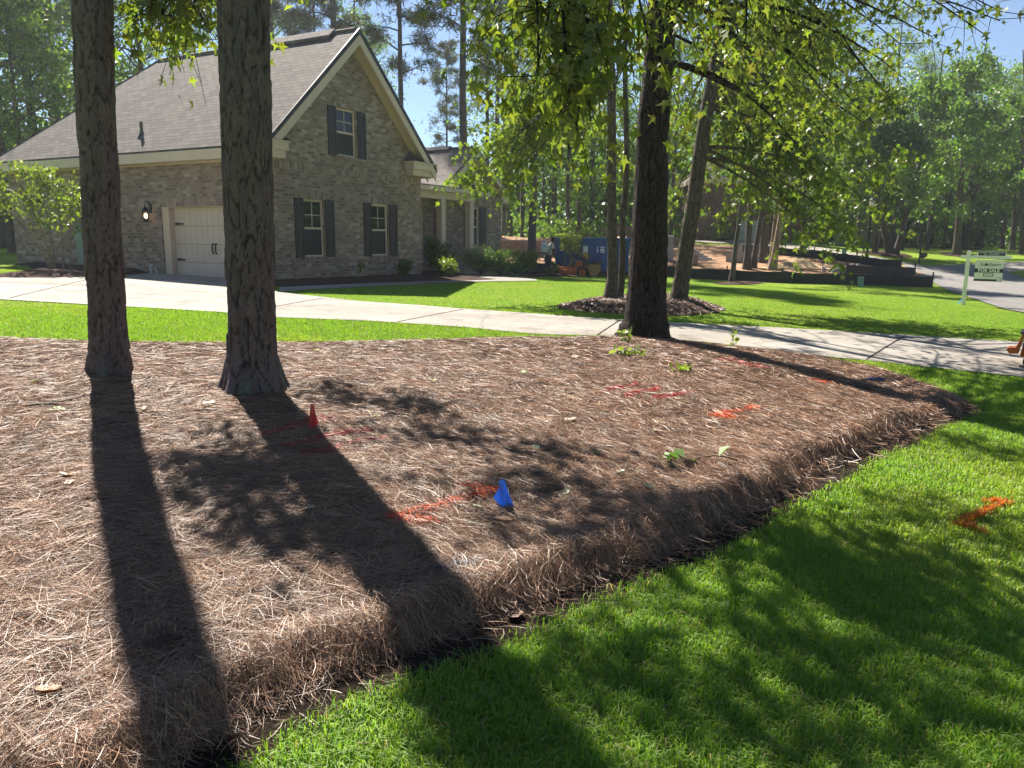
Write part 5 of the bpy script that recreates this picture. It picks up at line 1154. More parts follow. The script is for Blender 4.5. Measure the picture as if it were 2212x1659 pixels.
def blocks():
    b = gp(1490, 565); s = 1 / pxm(b); t = frame_at(b, 'stepped stack of grey concrete slabs left on the dirt by the leaning tree', 'concrete_steps', 'steps')
    for k in range(6):
        mb = MB(); mb.b2((-.3 + 0 * k, k * .16, k * .115), ((54 - 8.5 * k) * s, k * .16 + .9, k * .115 + .112)); mb.build('step', M['block'], t, bevel=.008)
    b = gp(1496, 577); t = frame_at(b, 'pair of strapped orange brown brick cubes behind the silt fence', 'brick_pallet', 'brick pallet'); s = 1 / pxm(b)
    for k in range(2):
        mb = MB(); mb.b2((-11 * s + k * 11.2 * s, 0, .06), (-.3 * s + k * 11.2 * s, .5, 26 * s)); mb.build('brick_cube', M['brick_raw'], t, bevel=.006)
    mb = MB(); mb.b2((-.35 * s, -.012, .05), (.25 * s, -.003, 26 * s)); mb.b2((-11 * s, -.012, 13 * s), (-.36 * s, -.003, 13.6 * s)); mb.build('strap', M['white'], t); mb = MB(); mb.b2((-11 * s, 0, -.05), (11 * s, .5, .058)); mb.build('pallet', M['wood'], t)
    b = gp(1588, 570); t = frame_at(b, 'grey concrete block stack on a pallet behind the silt fence', 'block_pallet', 'block pallet'); s = 1 / pxm(b)
    for (x0, x1, z0, z1) in ((-20, -9, 4, 22), (-8.8, 6, 4, 23), (6.2, 20, 4, 23), (-8, 4, 23.3, 31), (5, 14, 23.3, 42), (-19, -10, 22.3, 28)):
        mb = MB(); mb.b2((x0 * s, .0, z0 * s), (x1 * s, .8, z1 * s))
        for k in range(int((x1 - x0) / 3)): mb.b2(((x0 + k * 3 + .4) * s, -.006, (z0 + .6) * s), ((x0 + k * 3 + 2.5) * s, -.001, (z1 - .6) * s))
        mb.build('block', M['block'], t)
    mb = MB(); mb.b2((-20 * s, 0, -.05), (20 * s, .8, .04)); [mb.b2(((-18 + 9 * k) * s, 0, .041), ((-16 + 9 * k) * s, .8, 3.9 * s)) for k in range(5)]; mb.build('pallet', M['wood'], t)
    b = gp(1440, 566); t = frame_at(b, 'pale concrete wall form standing left of the leaning tree', 'concrete_wall', 'wall'); s = 1 / pxm(b); mb = MB(); mb.b2((-16 * s, 0, -.2), (13 * s, .3, 54 * s)); mb.build('slab', M['block'], t); mb = MB(); mb.b2((-16 * s, -.02, 54 * s + .002), (13 * s, .32, 54 * s + .08)); mb.build('cap', M['white'], t)
    rg = random.Random(4)
    for k, (x, y, w_) in enumerate(((1838, 583, .34), (1851, 583, .36), (1778, 590, .2), (1795, 591, .26), (1808, 591, .3), (1820, 591, .24), (1828, 592, .28))):
        b = gp(x, y); mb = MB(); mb.box((0, 0, .11), (w_, .25, .22)); mb.box((w_ * .2, .05, .27), (w_ * .5, .2, .1), .3, .2); o = mb.build('concrete_block', M['block'], bevel=.012); o.location = b; o.rotation_euler = (0, 0, rg.uniform(-.5, .5))
        tag(o, ['larger grey block beside the short brown fence, left', 'larger grey block beside the short brown fence, right', 'leftmost small block in the rubble row behind the silt fence', 'second small block in the rubble row behind the silt fence', 'third small block in the rubble row behind the silt fence', 'fourth small block in the rubble row behind the silt fence', 'last small block of the rubble row by the brown fence'][k], 'concrete block', 'loose blocks on the building site')
    b = gp(1725, 578); rng = np.random.default_rng(8); n = 40; g = np.linspace(-1, 1, n); gx, gy = np.meshgrid(g * 2.3, g * 1.0); hz = .42 * np.exp(-(gx / 1.1) ** 2 - (gy / .5) ** 2) + .06 * bumps(gx * 3, gy * 3) * np.exp(-(gx / 1.5) ** 2 - (gy / .7) ** 2) - .02
    V = np.column_stack([gx.ravel(), gy.ravel(), hz.ravel()]); i = np.arange(n - 1); j = np.arange(n - 1)[:, None] * n; F = np.stack([j + i, j + i + 1, j + n + i + 1, j + n + i], -1).reshape(-1, 4)
    o = np_mesh('sand_heap', V, F, M['sand'], smooth=True); o.location = b; tag(o, 'trampled yellow sand heap right of the reddish trunks', 'sand heap')
blocks()
def neighbour_house():
    Y = 55.0; a, b = base_at(1506, Y), base_at(1735, Y); z0 = a[2]; L = b[0] - a[0]
    t = thing('brick_house', (a[0], Y, z0), 'neighbouring dark brown brick house with pale roof and white garage door', 'house')
    sx = lambda px: base_at(px, Y)[0] - a[0]; sz = lambda py: aty(1550, py, Y)[2] - z0; ze = sz(389); d0, d1 = sx(1592), sx(1652)
    mb = MB(); loops = [[Vector((0, -1, 0)), Vector((L, -1, 0)), Vector((L, ze, 0)), Vector((0, ze, 0))], [Vector((d0, -.2, 0)), Vector((d1, -.2, 0)), Vector((d1, sz(475), 0)), Vector((d0, sz(475), 0))]]
    tri = tessellate_polygon(loops); flat = [p for l in loops for p in l]; mb.add([(p.x, 0, p.y) for p in flat], tri); h = loops[1]
    for i in range(4): p, q = h[i], h[(i + 1) % 4]; mb.add([(p.x, 0, p.y), (q.x, 0, q.y), (q.x, .2, q.y), (p.x, .2, p.y)], [(0, 1, 2, 3)])
    mb.add([(0, 0, -1), (0, 10, -1), (0, 10, ze), (0, 0, ze), (L, 0, -1), (L, 10, -1), (L, 10, ze), (L, 0, ze)], [(0, 1, 2, 3), (4, 5, 6, 7), (1, 5, 6, 2)]); mb.build('wall', M['brick_red'], t, fixn=False)
    mb = MB(); e = .4; zr_ = ze + 3.0; A, B, C_, D_ = (-e, -e, ze + .05), (L + e, -e, ze + .05), (L + e, 10 + e, ze + .05), (-e, 10 + e, ze + .05); r1, r2 = (4.6, 5, zr_ + .6), (L - 3, 5, zr_ + .6)
    mb.add([A, B, C_, D_, r1, r2], [(0, 1, 5, 4), (1, 2, 5), (2, 3, 4, 5), (3, 0, 4), (3, 2, 1, 0)]); mb.build('roof', M['shingle_pale'], t)
    mb = MB(); mb.b2((-e - .03, -e - .03, ze - .22), (L + e, -e - .003, ze + .046)); mb.b2((-e - .03, -e, ze - .22), (-e - .003, 10.4, ze + .046)); mb.b2((-e, -e, ze - .22), (L + e, -.003, ze - .19)); mb.build('eave_trim', M['cream'], t)
    mb = MB(); zz = np.linspace(-.1, sz(475), 5)
    for p, q in zip(zz, zz[1:]): mb.b2((d0, .1, p + .01), (d1, .16, q - .01))
    gd = mb.build('garage_door', M['siding'], t); mb = MB(); mb.b2((d0 + .9, .085, .9), (d0 + 1.1, .099, .95)); mb.build('handle', M['black'], gd)
    mb = MB(); mb.b2((sx(1526), -.03, .25), (sx(1532), -.003, .42)); mb.build('crawl_vent', M['black'], t)
    rng = np.random.default_rng(71); lf, wd = NM(), NM(); C = rng.normal(0, .28, (1500, 3)) * (1.5, 1, 1) + (0, 0, .55); put_leaves(lf, rng, C, .1, 'oval', GREEN['dark'], 0, .5); V, F = tube([(0, 0, -.1), (0, 0, .6)], [.03, .01], 4); wd.add(V, F)
    s = thing('shrub', base_at(1562, Y - 1.0), 'dark shrub against the wall of the neighbouring brown house', 'shrub'); lf.build('foliage', M['leaf'], s); wd.build('stem', M['bark_far'], s)
    Y2 = 84; a = base_at(2000, Y2); t = thing('pale_house', a, 'pale sided house glimpsed through the trees at the far right', 'house'); mb = MB(); mb.b2((0, 0, -1), (8, 7, 4.2)); mb.build('wall', M['siding'], t)
    mb = MB(); mb.prism([(-.4, 4.1), (4, 6.6), (8.4, 4.1), (8.4, 4.3), (4, 6.85), (-.4, 4.3)], 1, -.4, 7.4); mb.build('roof', M['shingle_pale'], t)
    for x in (1.4, 4.6): 
        mb = MB(); mb.b2((x, -.05, 1.0), (x + .07, -.003, 2.5)); mb.b2((x + .93, -.05, 1.0), (x + 1.0, -.003, 2.5)); mb.b2((x + .07, -.05, 2.43), (x + .93, -.003, 2.5)); mb.b2((x + .07, -.05, 1.0), (x + .93, -.003, 1.07)); w_ = mb.build('window', M['white'], t); mb = MB(); mb.b2((x + .07, -.02, 1.07), (x + .93, -.004, 2.43)); mb.build('pane', M['glass'], w_)
neighbour_house()
def street():
    b = gp(1872, 561); s = 1 / pxm(b); H = 118 * s; t = frame_at(b, 'slim black street lamp with pale lantern on the far lawn', 'street_lamp', 'street lamp')
    mb = MB(); mb.lathe([(.14, -.1), (.14, .1), (.09, .2), (.065, .6), (.05, H - .25), (.05, H - .2), (.09, H - .17), (.03, H - .14)], n=14); mb.build('pole', M['black'], t, smooth=True)
    mb = MB(); mb.lathe([(.10, H - .14), (.15, H + .14), (.15, H + .16)], n=8); mb.build('lantern_glass', M['white'], t); mb = MB(); mb.lathe([(.18, H + .162), (.17, H + .2), (.05, H + .3), (.015, H + .36)], n=8); mb.build('cap', M['black'], t)
    b = gp(1985, 572); s = 1 / pxm(b); t = frame_at(b, 'black mailbox on a single post beside the road', 'mailbox', 'mailbox'); mb = MB(); mb.box((0, 0, 17 * s), (.09, .09, 36 * s)); mb.lathe([(.07, 35 * s), (.02, 35 * s + .12)], n=6); mb.build('post', M['black'], t)
    mb = MB(); r = 4.2 * s; prof = [(1 * s, 17 * s), (14 * s, 17 * s), (14 * s, 21 * s)] + [(14 * s - 0 * a, 21 * s) for a in ()]; k = 8
    pr = [(-r, 17 * s), (r, 17 * s), (r, 21.5 * s)] + [(r * math.cos(math.pi * i / k), 21.5 * s + r * math.sin(math.pi * i / k)) for i in range(1, k)] + [(-r, 21.5 * s)]
    mb.prism(pr, 0, 1.2 * s, 14 * s); mb.build('box', M['black'], t); mb = MB(); mb.b2((1.2 * s, -.03, 14 * s), (10 * s, .03, 16.9 * s)); mb.build('bracket', M['black'], t); mb = MB(); mb.b2((9 * s, -r - .02, 20 * s), (12 * s, -r - .004, 22 * s)); mb.build('flag', M['black'], t)
    b = gp(1822, 556); s = 1 / pxm(b); t = frame_at(b, 'upright pale green board with slanting prop beside the neighbouring driveway', 'board_sign', 'sign'); mb = MB(); mb.b2((-4 * s, 0, -.1), (4 * s, .05, 20 * s)); mb.build('board', M['util_green'], t); mb = MB(); mb.tube([(3 * s, .06, 9 * s), (11 * s, .25, 2 * s)], .05, 6); mb.tube([(3.2 * s, .06, 12 * s), (6 * s, .06, 15 * s)], .035, 6); mb.build('prop', M['util_green'], t)
    b = gp(1859, 619.5); s = 1 / pxm(b); t = frame_at(b, 'green utility pedestal tilted in front of the silt fence', 'utility_pedestal', 'utility box'); mb = MB(); mb.b2((-6.2 * s, -.14, -.1), (6.2 * s, .14, 19.5 * s)); o = mb.build('housing', M['util_green'], t, bevel=.035); o.rotation_euler = (0, -.05, 0); mb = MB(); mb.b2((-6.6 * s, -.15, 19.6 * s), (6.6 * s, .15, 21.3 * s)); o = mb.build('lid', M['util_green'], t, bevel=.03); o.rotation_euler = (0, -.05, 0)
street()
def sale_sign():
    b = gp(2080, 659); s = .0926 / pxm(b); z = lambda Y: (1450 - Y) * s; x = lambda X, Y: (X - 540 - (1450 - Y) * .058) * s
    t = frame_at(b, 'white post for sale sign with hanging panel near the road', 'sale_sign', 'sign')
    mb = MB(); mb.b2((-.052, -.05, -.2), (.052, .05, z(215))); mb.prism([(-.052, z(215) + .001), (.052, z(215) + .001), (.035, z(195)), (-.035, z(195))], 1, -.05, .05); mb.build('post', M['white'], t, bevel=.004)
    za, zb = z(378), z(305); mb = MB(); mb.prism([(x(440, 340), za + .02), (x(455, 340), za), (x(1440, 340), za), (x(1425, 340), (za + zb) / 2 - .01), (x(1458, 340), zb), (x(455, 340), zb), (x(440, 340), zb - .02)], 1, -.045, .045); mb.build('arm', M['white'], t)
    px0, px1, pz0, pz1 = x(738, 640), x(1292, 640), z(885), z(405)
    mb = MB(); mb.b2((px0, -.008, pz0), (px1, .008, pz1)); P = mb.build('panel', M['white'], t)
    cx = (px0 + px1) / 2; W = px1 - px0; zz = lambda f: pz1 - (pz1 - pz0) * f
    mb = MB(); mb.b2((px0, -.010, zz(.59)), (px1, -.0085, zz(.40))); mb.b2((px0, -.010, zz(1.0)), (px0 + W * .80, -.0085, zz(.90))); mb.b2((px0 + W * .80, -.010, zz(1.0)), (px1, -.0085, zz(.97))); mb.build('band', M['sign_ink'], P)
    up = (math.pi / 2, 0, 0)
    text('FOR SALE', W * .18, (cx, -.0115, zz(.495)), up, M['white'], 'lettering', P, .001, bold=.004)
    text('Southern', W * .20, (cx + W * .02, -.0105, zz(.21)), up, M['sign_ink'], 'lettering', P, .001, shear=.3)
    mb = MB(); mb.lathe([(W * .05, -.0115), (W * .05, -.0095)], (cx - W * .12, 0, zz(.21)), 14, 'Y'); mb.tube([(cx - W * .12, -.010, zz(.14)), (cx - W * .10, -.010, zz(.08))], .008, 5); mb.build('emblem', M['sign_ink'], P)
    mb = MB(); a0, a1, c0, c1 = cx - W * .18, cx + W * .18, zz(.77), zz(.63); f = .018
    mb.b2((a0, -.011, c0), (a1, -.0085, c0 + f)); mb.b2((a0, -.011, c1 - f), (a1, -.0085, c1)); mb.b2((a0, -.011, c0 + f), (a0 + f, -.0085, c1 - f)); mb.b2((a1 - f, -.011, c0 + f), (a1, -.0085, c1 - f)); mb.build('info_box', M['sign_ink'], P)
    mb = MB(); mb.lathe([(W * .085, -.0125), (W * .085, -.0105)], (px0 + W * .885, 0, zz(.90)), 18, 'Y'); mb.build('seal', M['grey_green'], P)
    mb = MB(); mb.lathe([(W * .07, -.0145), (W * .07, -.0126)], (px0 + W * .885, 0, zz(.90)), 18, 'Y'); mb.build('seal', M['white'], P)
    for q in (.12, .88):
        mb = MB(); mb.tube([(px0 + W * q, 0, pz1 - .01), (px0 + W * q, 0, za + .01)], .006, 5); mb.build('hanger', M['steel'], t)
    r0, r1, q0, q1 = x(775, 300), x(1332, 300), zb, z(200)
    mb = MB(); mb.b2((r0, -.006, q0), (r1, .006, q1)); R = mb.build('rider_panel', M['white'], t); mb = MB(); mb.b2((r0 + .015, -.0085, q0 + .002), (r1 - .02, -.0065, q1 - .015)); mb.build('band', M['sign_ink'], R)
    text('Janelle Montgomery', .073, ((r0 + r1) / 2, -.0095, q0 + (q1 - q0) * .66), up, M['white'], 'lettering', R, .0008, shear=.2); text('801 999-9497', .066, ((r0 + r1) / 2, -.0095, q0 + (q1 - q0) * .25), up, M['white'], 'lettering', R, .0008)
    b2 = gp(2067, 657); t2 = thing('marker_flag', b2, 'bright blue marker flag leaning at the foot of the sale sign post', 'flag'); mb = MB(); mb.tube([(0, 0, -.05), (.12, 0, .12)], .004, 5); mb.build('wire', M['steel'], t2)
    nm = NM(); nm.add(np.array([(0, 0, .01), (.05, .02, .0), (.15, .01, .13), (.10, -.02, .14)]), np.array([(0, 1, 2, 3)]), (.02, .25, .62)); nm.build('film', M['cloth_flag'], t2)
sale_sign()

# ================================================================== PEOPLE AND MOWERS
def skin(name, verts, edges, mat, parent, sub=2):
    me = bpy.data.meshes.new(name); me.from_pydata([v[:3] for v in verts], edges, []); o = bpy.data.objects.new(name, me); COL.objects.link(o)
    m = o.modifiers.new('s', 'SKIN'); m.use_smooth_shade = True
    for i, v in enumerate(verts):
        r = v[3] if hasattr(v[3], '__len__') else (v[3], v[3]); me.skin_vertices[0].data[i].radius = r
    me.skin_vertices[0].data[0].use_root = True; o.modifiers.new('d', 'SUBSURF').levels = sub; o.modifiers['d'].render_levels = sub
    bpy.context.view_layer.update(); ev = o.evaluated_get(bpy.context.evaluated_depsgraph_get()); nm = bpy.data.meshes.new_from_object(ev); nm.name = name
    bpy.data.objects.remove(o); bpy.data.meshes.remove(me); nm.materials.clear(); nm.materials.append(mat)
    for p in nm.polygons: p.use_smooth = True
    r = bpy.data.objects.new(name, nm); COL.objects.link(r); r.parent = parent; return r
def figure(t, J, mats):
    """J: joint dict (x, y, z); one continuous skinned body plus clothing"""
    g = lambda k, r: (*J[k], r)
    V, E_, ix = [], [], {}
    def add(k, r, par=None):
        ix[k] = len(V); V.append(g(k, r))
        if par: E_.append((ix[par], ix[k]))
    add('pelvis', .12); add('waist', .115, 'pelvis'); add('chest', .14, 'waist'); add('neck', .05, 'chest'); add('chin', .066, 'neck'); add('head', .098, 'chin'); add('crown', .068, 'head'); add('nose', .016, 'head')
    for s in 'LR':
        add('sh' + s, .06, 'chest'); add('el' + s, .043, 'sh' + s); add('wr' + s, .03, 'el' + s); add('ha' + s, (.036, .018), 'wr' + s)
        for f in range(4): J[f'f{f}{s}'] = tuple(np.array(J['ha' + s]) + np.array(J['fd' + s]) * (.075 - .008 * abs(f - 1.4)) + np.array([0, .016 * (f - 1.5), -.012])); add(f'f{f}{s}', .009, 'ha' + s)
        J['th' + s] = tuple(np.array(J['wr' + s]) * .4 + np.array(J['ha' + s]) * .6 + np.array([.03, -.03, -.02])); add('th' + s, .011, 'ha' + s)
        add('hip' + s, .088, 'pelvis'); add('kn' + s, .06, 'hip' + s); add('an' + s, .042, 'kn' + s); add('toe' + s, .035, 'an' + s)
    skin('body', V, E_, mats['skin'], t)
    def cloth(name, keys, edges, mat):
        vs = [g(k, r) for k, r in keys]; id_ = {k: i for i, (k, r) in enumerate(keys)}; skin(name, vs, [(id_[a], id_[b]) for a, b in edges], mat, t)
    for s in 'LR': J['sl' + s] = tuple(.25 * np.array(J['sh' + s]) + .75 * np.array(J['el' + s])); J['cuff' + s] = tuple(.12 * np.array(J['kn' + s]) + .88 * np.array(J['an' + s]))
    J['collar'] = tuple(.62 * np.array(J['neck']) + .38 * np.array(J['chest'])); J['hem'] = tuple(.75 * np.array(J['pelvis']) + .25 * np.array(J['waist']))
    cloth('shirt', [('chest', (.175, .165)), ('waist', .16), ('hem', .165), ('collar', .09), ('shL', .085), ('slL', .07), ('shR', .085), ('slR', .07)], [('chest', 'waist'), ('waist', 'hem'), ('chest', 'collar'), ('chest', 'shL'), ('shL', 'slL'), ('chest', 'shR'), ('shR', 'slR')], mats['shirt'])
    cloth('trousers', [('pelvis', .15), ('hipL', .115), ('knL', .088), ('cuffL', .075), ('hipR', .115), ('knR', .088), ('cuffR', .075)], [('pelvis', 'hipL'), ('hipL', 'knL'), ('knL', 'cuffL'), ('pelvis', 'hipR'), ('hipR', 'knR'), ('knR', 'cuffR')], mats['trouser'])
    for s in 'LR': J['hl' + s] = tuple(np.array(J['an' + s]) * 1.0 - .25 * (np.array(J['toe' + s]) - np.array(J['an' + s])) * np.array([1, 1, 0]) + np.array([0, 0, -.04])); cloth('boot', [('an' + s, .062), ('toe' + s, (.052, .045)), ('hl' + s, .045)], [('an' + s, 'toe' + s), ('an' + s, 'hl' + s)], mats['boot'])
def people():
    b = gp(1180, 592.5); q = .1091 / pxm(b); s = 1.0
    X = lambda x, y, d=0.0: ((x - 350) * q, d, (925 - y) * q)
    t = frame_at(b, 'walking person in pale short sleeved shirt and dark trousers with white backpack sprayer', 'person', 'person')
    J = dict(pelvis=X(375, 590), waist=X(385, 510), chest=X(410, 385), neck=X(452, 298), chin=X(482, 285), head=X(474, 252), crown=X(470, 222), nose=X(506, 265),
             shL=X(440, 335, .16), elL=X(480, 460, .2), wrL=X(505, 560, .14), haL=X(515, 590, .12), fdL=(.3, 0, -.95), shR=X(440, 335, -.17), elR=X(488, 468, -.2), wrR=X(516, 585, -.16), haR=X(524, 618, -.15), fdR=(.25, 0, -.97),
             hipL=X(370, 612, .09), knL=X(352, 740, .09), anL=X(312, 838, .09), toeL=X(345, 893, .09), hipR=X(380, 612, -.09), knR=X(420, 742, -.09), anR=X(378, 888, -.09), toeR=X(425, 908, -.09))
    figure(t, J, dict(skin=M['skin_dark'], shirt=M['shirt_pale'], trouser=M['trouser'], boot=M['black']))
    skin('hair', [(*X(462, 240), .088), (*X(470, 216), .075), (*X(455, 262), .05)], [(0, 1), (0, 2)], M['hair'], t)
    st = frame_at(b, 'white backpack sprayer tank carried on the walking person', 'backpack_sprayer', 'sprayer')
    c0, c1 = X(238, 500), X(372, 298); mb = MB(); mb.b2((c0[0], -.2, c0[2]), (c1[0] - .02, .2, c1[2])); mb.build('tank', M['tank'], st, bevel=.055, smooth=True)
    mb = MB(); mb.b2((c0[0] - .02, -.19, c0[2] - .06), (c1[0] + .02, .19, c0[2] - .002)); mb.build('base', M['black'], st, bevel=.01); mb = MB(); mb.lathe([(.07, c1[2] + .002), (.07, c1[2] + .035), (.05, c1[2] + .04)], ((c0[0] + c1[0]) / 2, 0, 0), 14); mb.build('cap', M['black'], st)
    mb = MB(); mb.box(((c0[0] + c1[0]) / 2 - .01, -.2025, (c0[2] + c1[2]) / 2 + .06), (.1, .004, .07)); mb.build('sticker', M['steel'], st)
    for d in (-.15, .15):
        mb = MB(); mb.tube([X(372, 320, d), X(425, 318, d * 1.1), X(462, 372, d * 1.25), X(435, 430, d * 1.3), X(378, 490, d * 1.15)], .016, 6); mb.build('strap', M['black'], st)
    mb = MB(); mb.tube([X(380, 500, -.1), X(440, 560, -.22), X(505, 600, -.18), X(522, 622, -.16), X(560, 740, -.16), X(585, 830, -.16)], .011, 6); mb.lathe([(.02, 0), (.008, .05)], X(586, 842, -.16), 8); mb.build('spray_wand', M['black'], st)
people()
def mower():
    b = gp(1258, 594.5); q = .1091 / pxm(b); X = lambda x, y, d=0.0: ((x - 1090) * q, d, (915 - y) * q)
    t = frame_at(b, 'orange zero turn riding mower with grey seat behind the sapling', 'riding_mower', 'mower')
    def bx(name, x0, y0, x1, y1, d0, d1, mat, par=t, bev=.012):
        a, c = X(x0, y1, d0), X(x1, y0, d1); mb = MB(); mb.b2(a, c); return mb.build(name, mat, par, bevel=bev)
    for d in (-.52, .52):
        c = X(1092, 842, d); r = 118 * q; mb = MB(); mb.lathe([(r * .58, -.12), (r * .9, -.12), (r, -.07), (r, .07), (r * .9, .12), (r * .58, .12)], c, 28, 'Y'); wl = mb.build('wheel', M['rubber'], t)
        mb = MB(); mb.lathe([(.02, -.15), (r * .2, -.15), (r * .26, -.126), (r * .5, -.126), (r * .57, -.14), (r * .57, .13), (.02, .13)], c, 20, 'Y'); mb.build('rim', M['orange_paint'], wl)
        c = X(560, 858, d * .85); r = 55 * q; mb = MB(); mb.lathe([(r * .4, -.05), (r * .9, -.05), (r, -.02), (r, .02), (r * .9, .05), (r * .4, .05)], c, 18, 'Y'); cw = mb.build('caster_wheel', M['rubber'], t); mb = MB(); mb.b2((c[0] - .03, d * .85 - .075, c[2] - .01), (c[0] + .03, d * .85 + .075, c[2] + .02)); mb.b2((c[0] - .03, d * .85 - .075, c[2] + .021), (c[0] + .03, d * .85 - .06, c[2] + r + .04)); mb.b2((c[0] - .03, d * .85 + .06, c[2] + .021), (c[0] + .03, d * .85 + .075, c[2] + r + .04)); mb.build('fork', M['orange_paint'], cw)
    bx('frame', 585, 755, 960, 800, -.42, .42, M['orange_paint']); dk = bx('deck', 640, 802, 985, 885, -.66, .66, M['orange_paint'], t, .03); bx('deck_guard', 600, 730, 625, 800, -.5, .5, M['engine_tan']); bx('foot_plate', 690, 740, 940, 754, -.35, .35, M['black'])
    bx('fuel_tank', 945, 645, 1085, 735, -.60, -.30, M['orange_paint'], t, .03); bx('fuel_tank', 945, 645, 1085, 735, .30, .60, M['orange_paint'], t, .03); bx('chassis', 920, 736, 1240, 830, -.34, .34, M['orange_paint'])
    mb = MB(); mb.prism([X(1075, 725)[0::2], X(1210, 725)[0::2], X(1275, 500)[0::2], X(1225, 488)[0::2], X(1165, 660)[0::2], X(1065, 672)[0::2]], 1, -.25, .25); mb.build('seat', M['seat_vinyl'], t, bevel=.03, smooth=True)
    for d in (-.30, .26): bx('armrest', 1082, 612, 1178, 650, d, d + .05, M['seat_vinyl'])
    for d in (-.3, .3):
        mb = MB(); mb.tube([X(785, 748, d), X(905, 608, d), X(960, 618, d), X(1035, 632, d * .8)], .016, 7); mb.tube([X(1035, 632, d * .8), X(1045, 735, d)], .014, 6); mb.build('steering_lever', M['steel'], t)
    en = bx('engine', 1225, 700, 1440, 830, -.36, .36, M['engine_tan'], t, .02); mb = MB(); mb.lathe([(.24, 0), (.25, .06), (.22, .14), (.10, .17)], X(1376, 700), 16); mb.build('engine_cover', M['black'], t, smooth=True)
    mb = MB(); mb.prism([X(1215, 840)[0::2], X(1365, 830)[0::2], X(1440, 715)[0::2], X(1440, 800)[0::2], X(1390, 895)[0::2], X(1345, 930)[0::2], X(1240, 925)[0::2]], 1, -.42, -.37); mb.build('rear_guard', M['engine_tan'], t)
    for d in (-.3, .3):
        mb = MB(); mb.tube([X(1215, 770, d), X(1230, 640, d), X(1225, 560, d)], .02, 6); mb.build('roll_bar_stub', M['black'], t)
    p = frame_at(b, 'seated mower rider in white hooded sun cape and yellow shirt', 'person', 'person')
    J = dict(pelvis=X(1140, 640), waist=X(1148, 590), chest=X(1145, 510), neck=X(1130, 448), chin=X(1108, 430), head=X(1112, 402), crown=X(1122, 378), nose=X(1078, 405),
             shL=X(1140, 492, .17), elL=X(1110, 580, .22), wrL=X(1060, 625, .2), haL=X(1040, 632, .2), fdL=(-.9, 0, -.4), shR=X(1140, 492, -.17), elR=X(1108, 585, -.23), wrR=X(1058, 625, -.21), haR=X(1040, 630, -.21), fdR=(-.9, 0, -.4),
             hipL=X(1125, 650, .1), knL=X(985, 600, .14), anL=X(905, 720, .14), toeL=X(860, 735, .14), hipR=X(1125, 650, -.1), knR=X(985, 600, -.14), anR=X(905, 720, -.14), toeR=X(860, 735, -.14))
    figure(p, J, dict(skin=M['skin_dark'], shirt=M['shirt_yellow'], trouser=M['jeans'], boot=M['black']))
    skin('hood', [(*X(1122, 396), .118), (*X(1128, 372), .09), (*X(1132, 440), .12), (*X(1122, 490), .155), (*X(1098, 545), .12)], [(0, 1), (0, 2), (2, 3), (3, 4)], M['hood'], p)
mower()
def mower_nose():
    b = gp(2240, 795); s = 1 / pxm(b); t = frame_at(b, 'orange mower deck with chute poking in at the right edge on the driveway', 'push_mower', 'mower')
    X = lambda vx, vy: ((vx - 2240) * s, (795 - vy) * s)
    mb = MB(); mb.prism([X(2206, 772), X(2300, 772), X(2300, 722), X(2213, 722)], 1, -.05, .6); mb.build('deck', M['orange_paint'], t, bevel=.02)
    mb = MB(); mb.prism([X(2196, 757), X(2206, 724), X(2211, 722), X(2204, 763)], 1, -.12, .12); mb.build('side_plate', M['orange_paint'], t, bevel=.006)
    mb = MB(); mb.prism([X(2181, 757), X(2183, 753), X(2197, 751), X(2205, 758), X(2204, 764), X(2187, 766)], 1, -.16, .05); mb.build('discharge_chute', M['orange_paint'], t, bevel=.008)
    mb = MB(); mb.prism([X(2201, 722), X(2213, 714), X(2300, 712), X(2300, 721), X(2206, 723)], 1, -.1, .5); mb.build('belt_cover', M['black'], t, bevel=.008)
    for x in (2228, 2290):
        c = X(x, 780); mb = MB(); r = 15 * s; mb.lathe([(r * .5, -.05), (r, -.04), (r, .04), (r * .5, .05)], (c[0], -.12, r), 20, 'Y'); w_ = mb.build('wheel', M['rubber'], t); mb = MB(); mb.lathe([(.01, -.052), (r * .49, -.045), (r * .49, .045)], (c[0], -.12, r), 16, 'Y'); mb.build('rim', M['steel'], w_)
    for d in (.05, .45):
        mb = MB(); mb.tube([X(2292, 745)[:1] + (d,) + X(2292, 745)[1:], X(2330, 700)[:1] + (d,) + X(2330, 700)[1:], X(2372, 640)[:1] + (d,) + X(2372, 640)[1:], X(2366, 628)[:1] + (.25,) + X(2366, 628)[1:]], .014, 7); mb.build('handle', M['black'], t)
    mb = MB(); mb.lathe([(.14, 85 * s), (.15, 100 * s), (.1, 108 * s)], (60 * s, .25, 0), 16); mb.tube([(60 * s, .25, 74 * s), (60 * s, .25, 86 * s)], .12, 12); mb.build('engine', M['black'], t)
mower_nose()

# ================================================================== MARKS AND LITTER ON THE STRAW
c7 = lambda X, Y: ((1000 + X * .5425) / 1.8228, (1500 + Y * .5425) / 1.8228)
def marker(label, base, poly, fold, col, mat='cloth_flag'):
    """a bent plastic marker flag on a wire: polygon seen in the photo, folded in depth"""
    b = bedpt(*c7(*base)); t = thing('marker_flag', b, label, 'flag', 'utility marker flags in the straw'); nm = NM(); P = []
    for i, (x, y) in enumerate(poly): P.append(aty(*c7(x, y), b[1] + fold[i]) - b)
    c = np.mean(P, 0) + (0, -.012, 0); V = np.array(P + [c]); n = len(P)
    for i in range(n): nm.add(np.array([V[i], V[(i + 1) % n], c, c + (V[i] - c) * .02]), np.array([(0, 1, 2, 3)]), col)
    nm.build('film', M[mat], t); mb = MB(); top = P[0]; mb.tube([(top[0], .004, -.06), (top[0] * 1.0, .004, top[2])], .0016, 5); mb.build('wire', M['steel'], t)
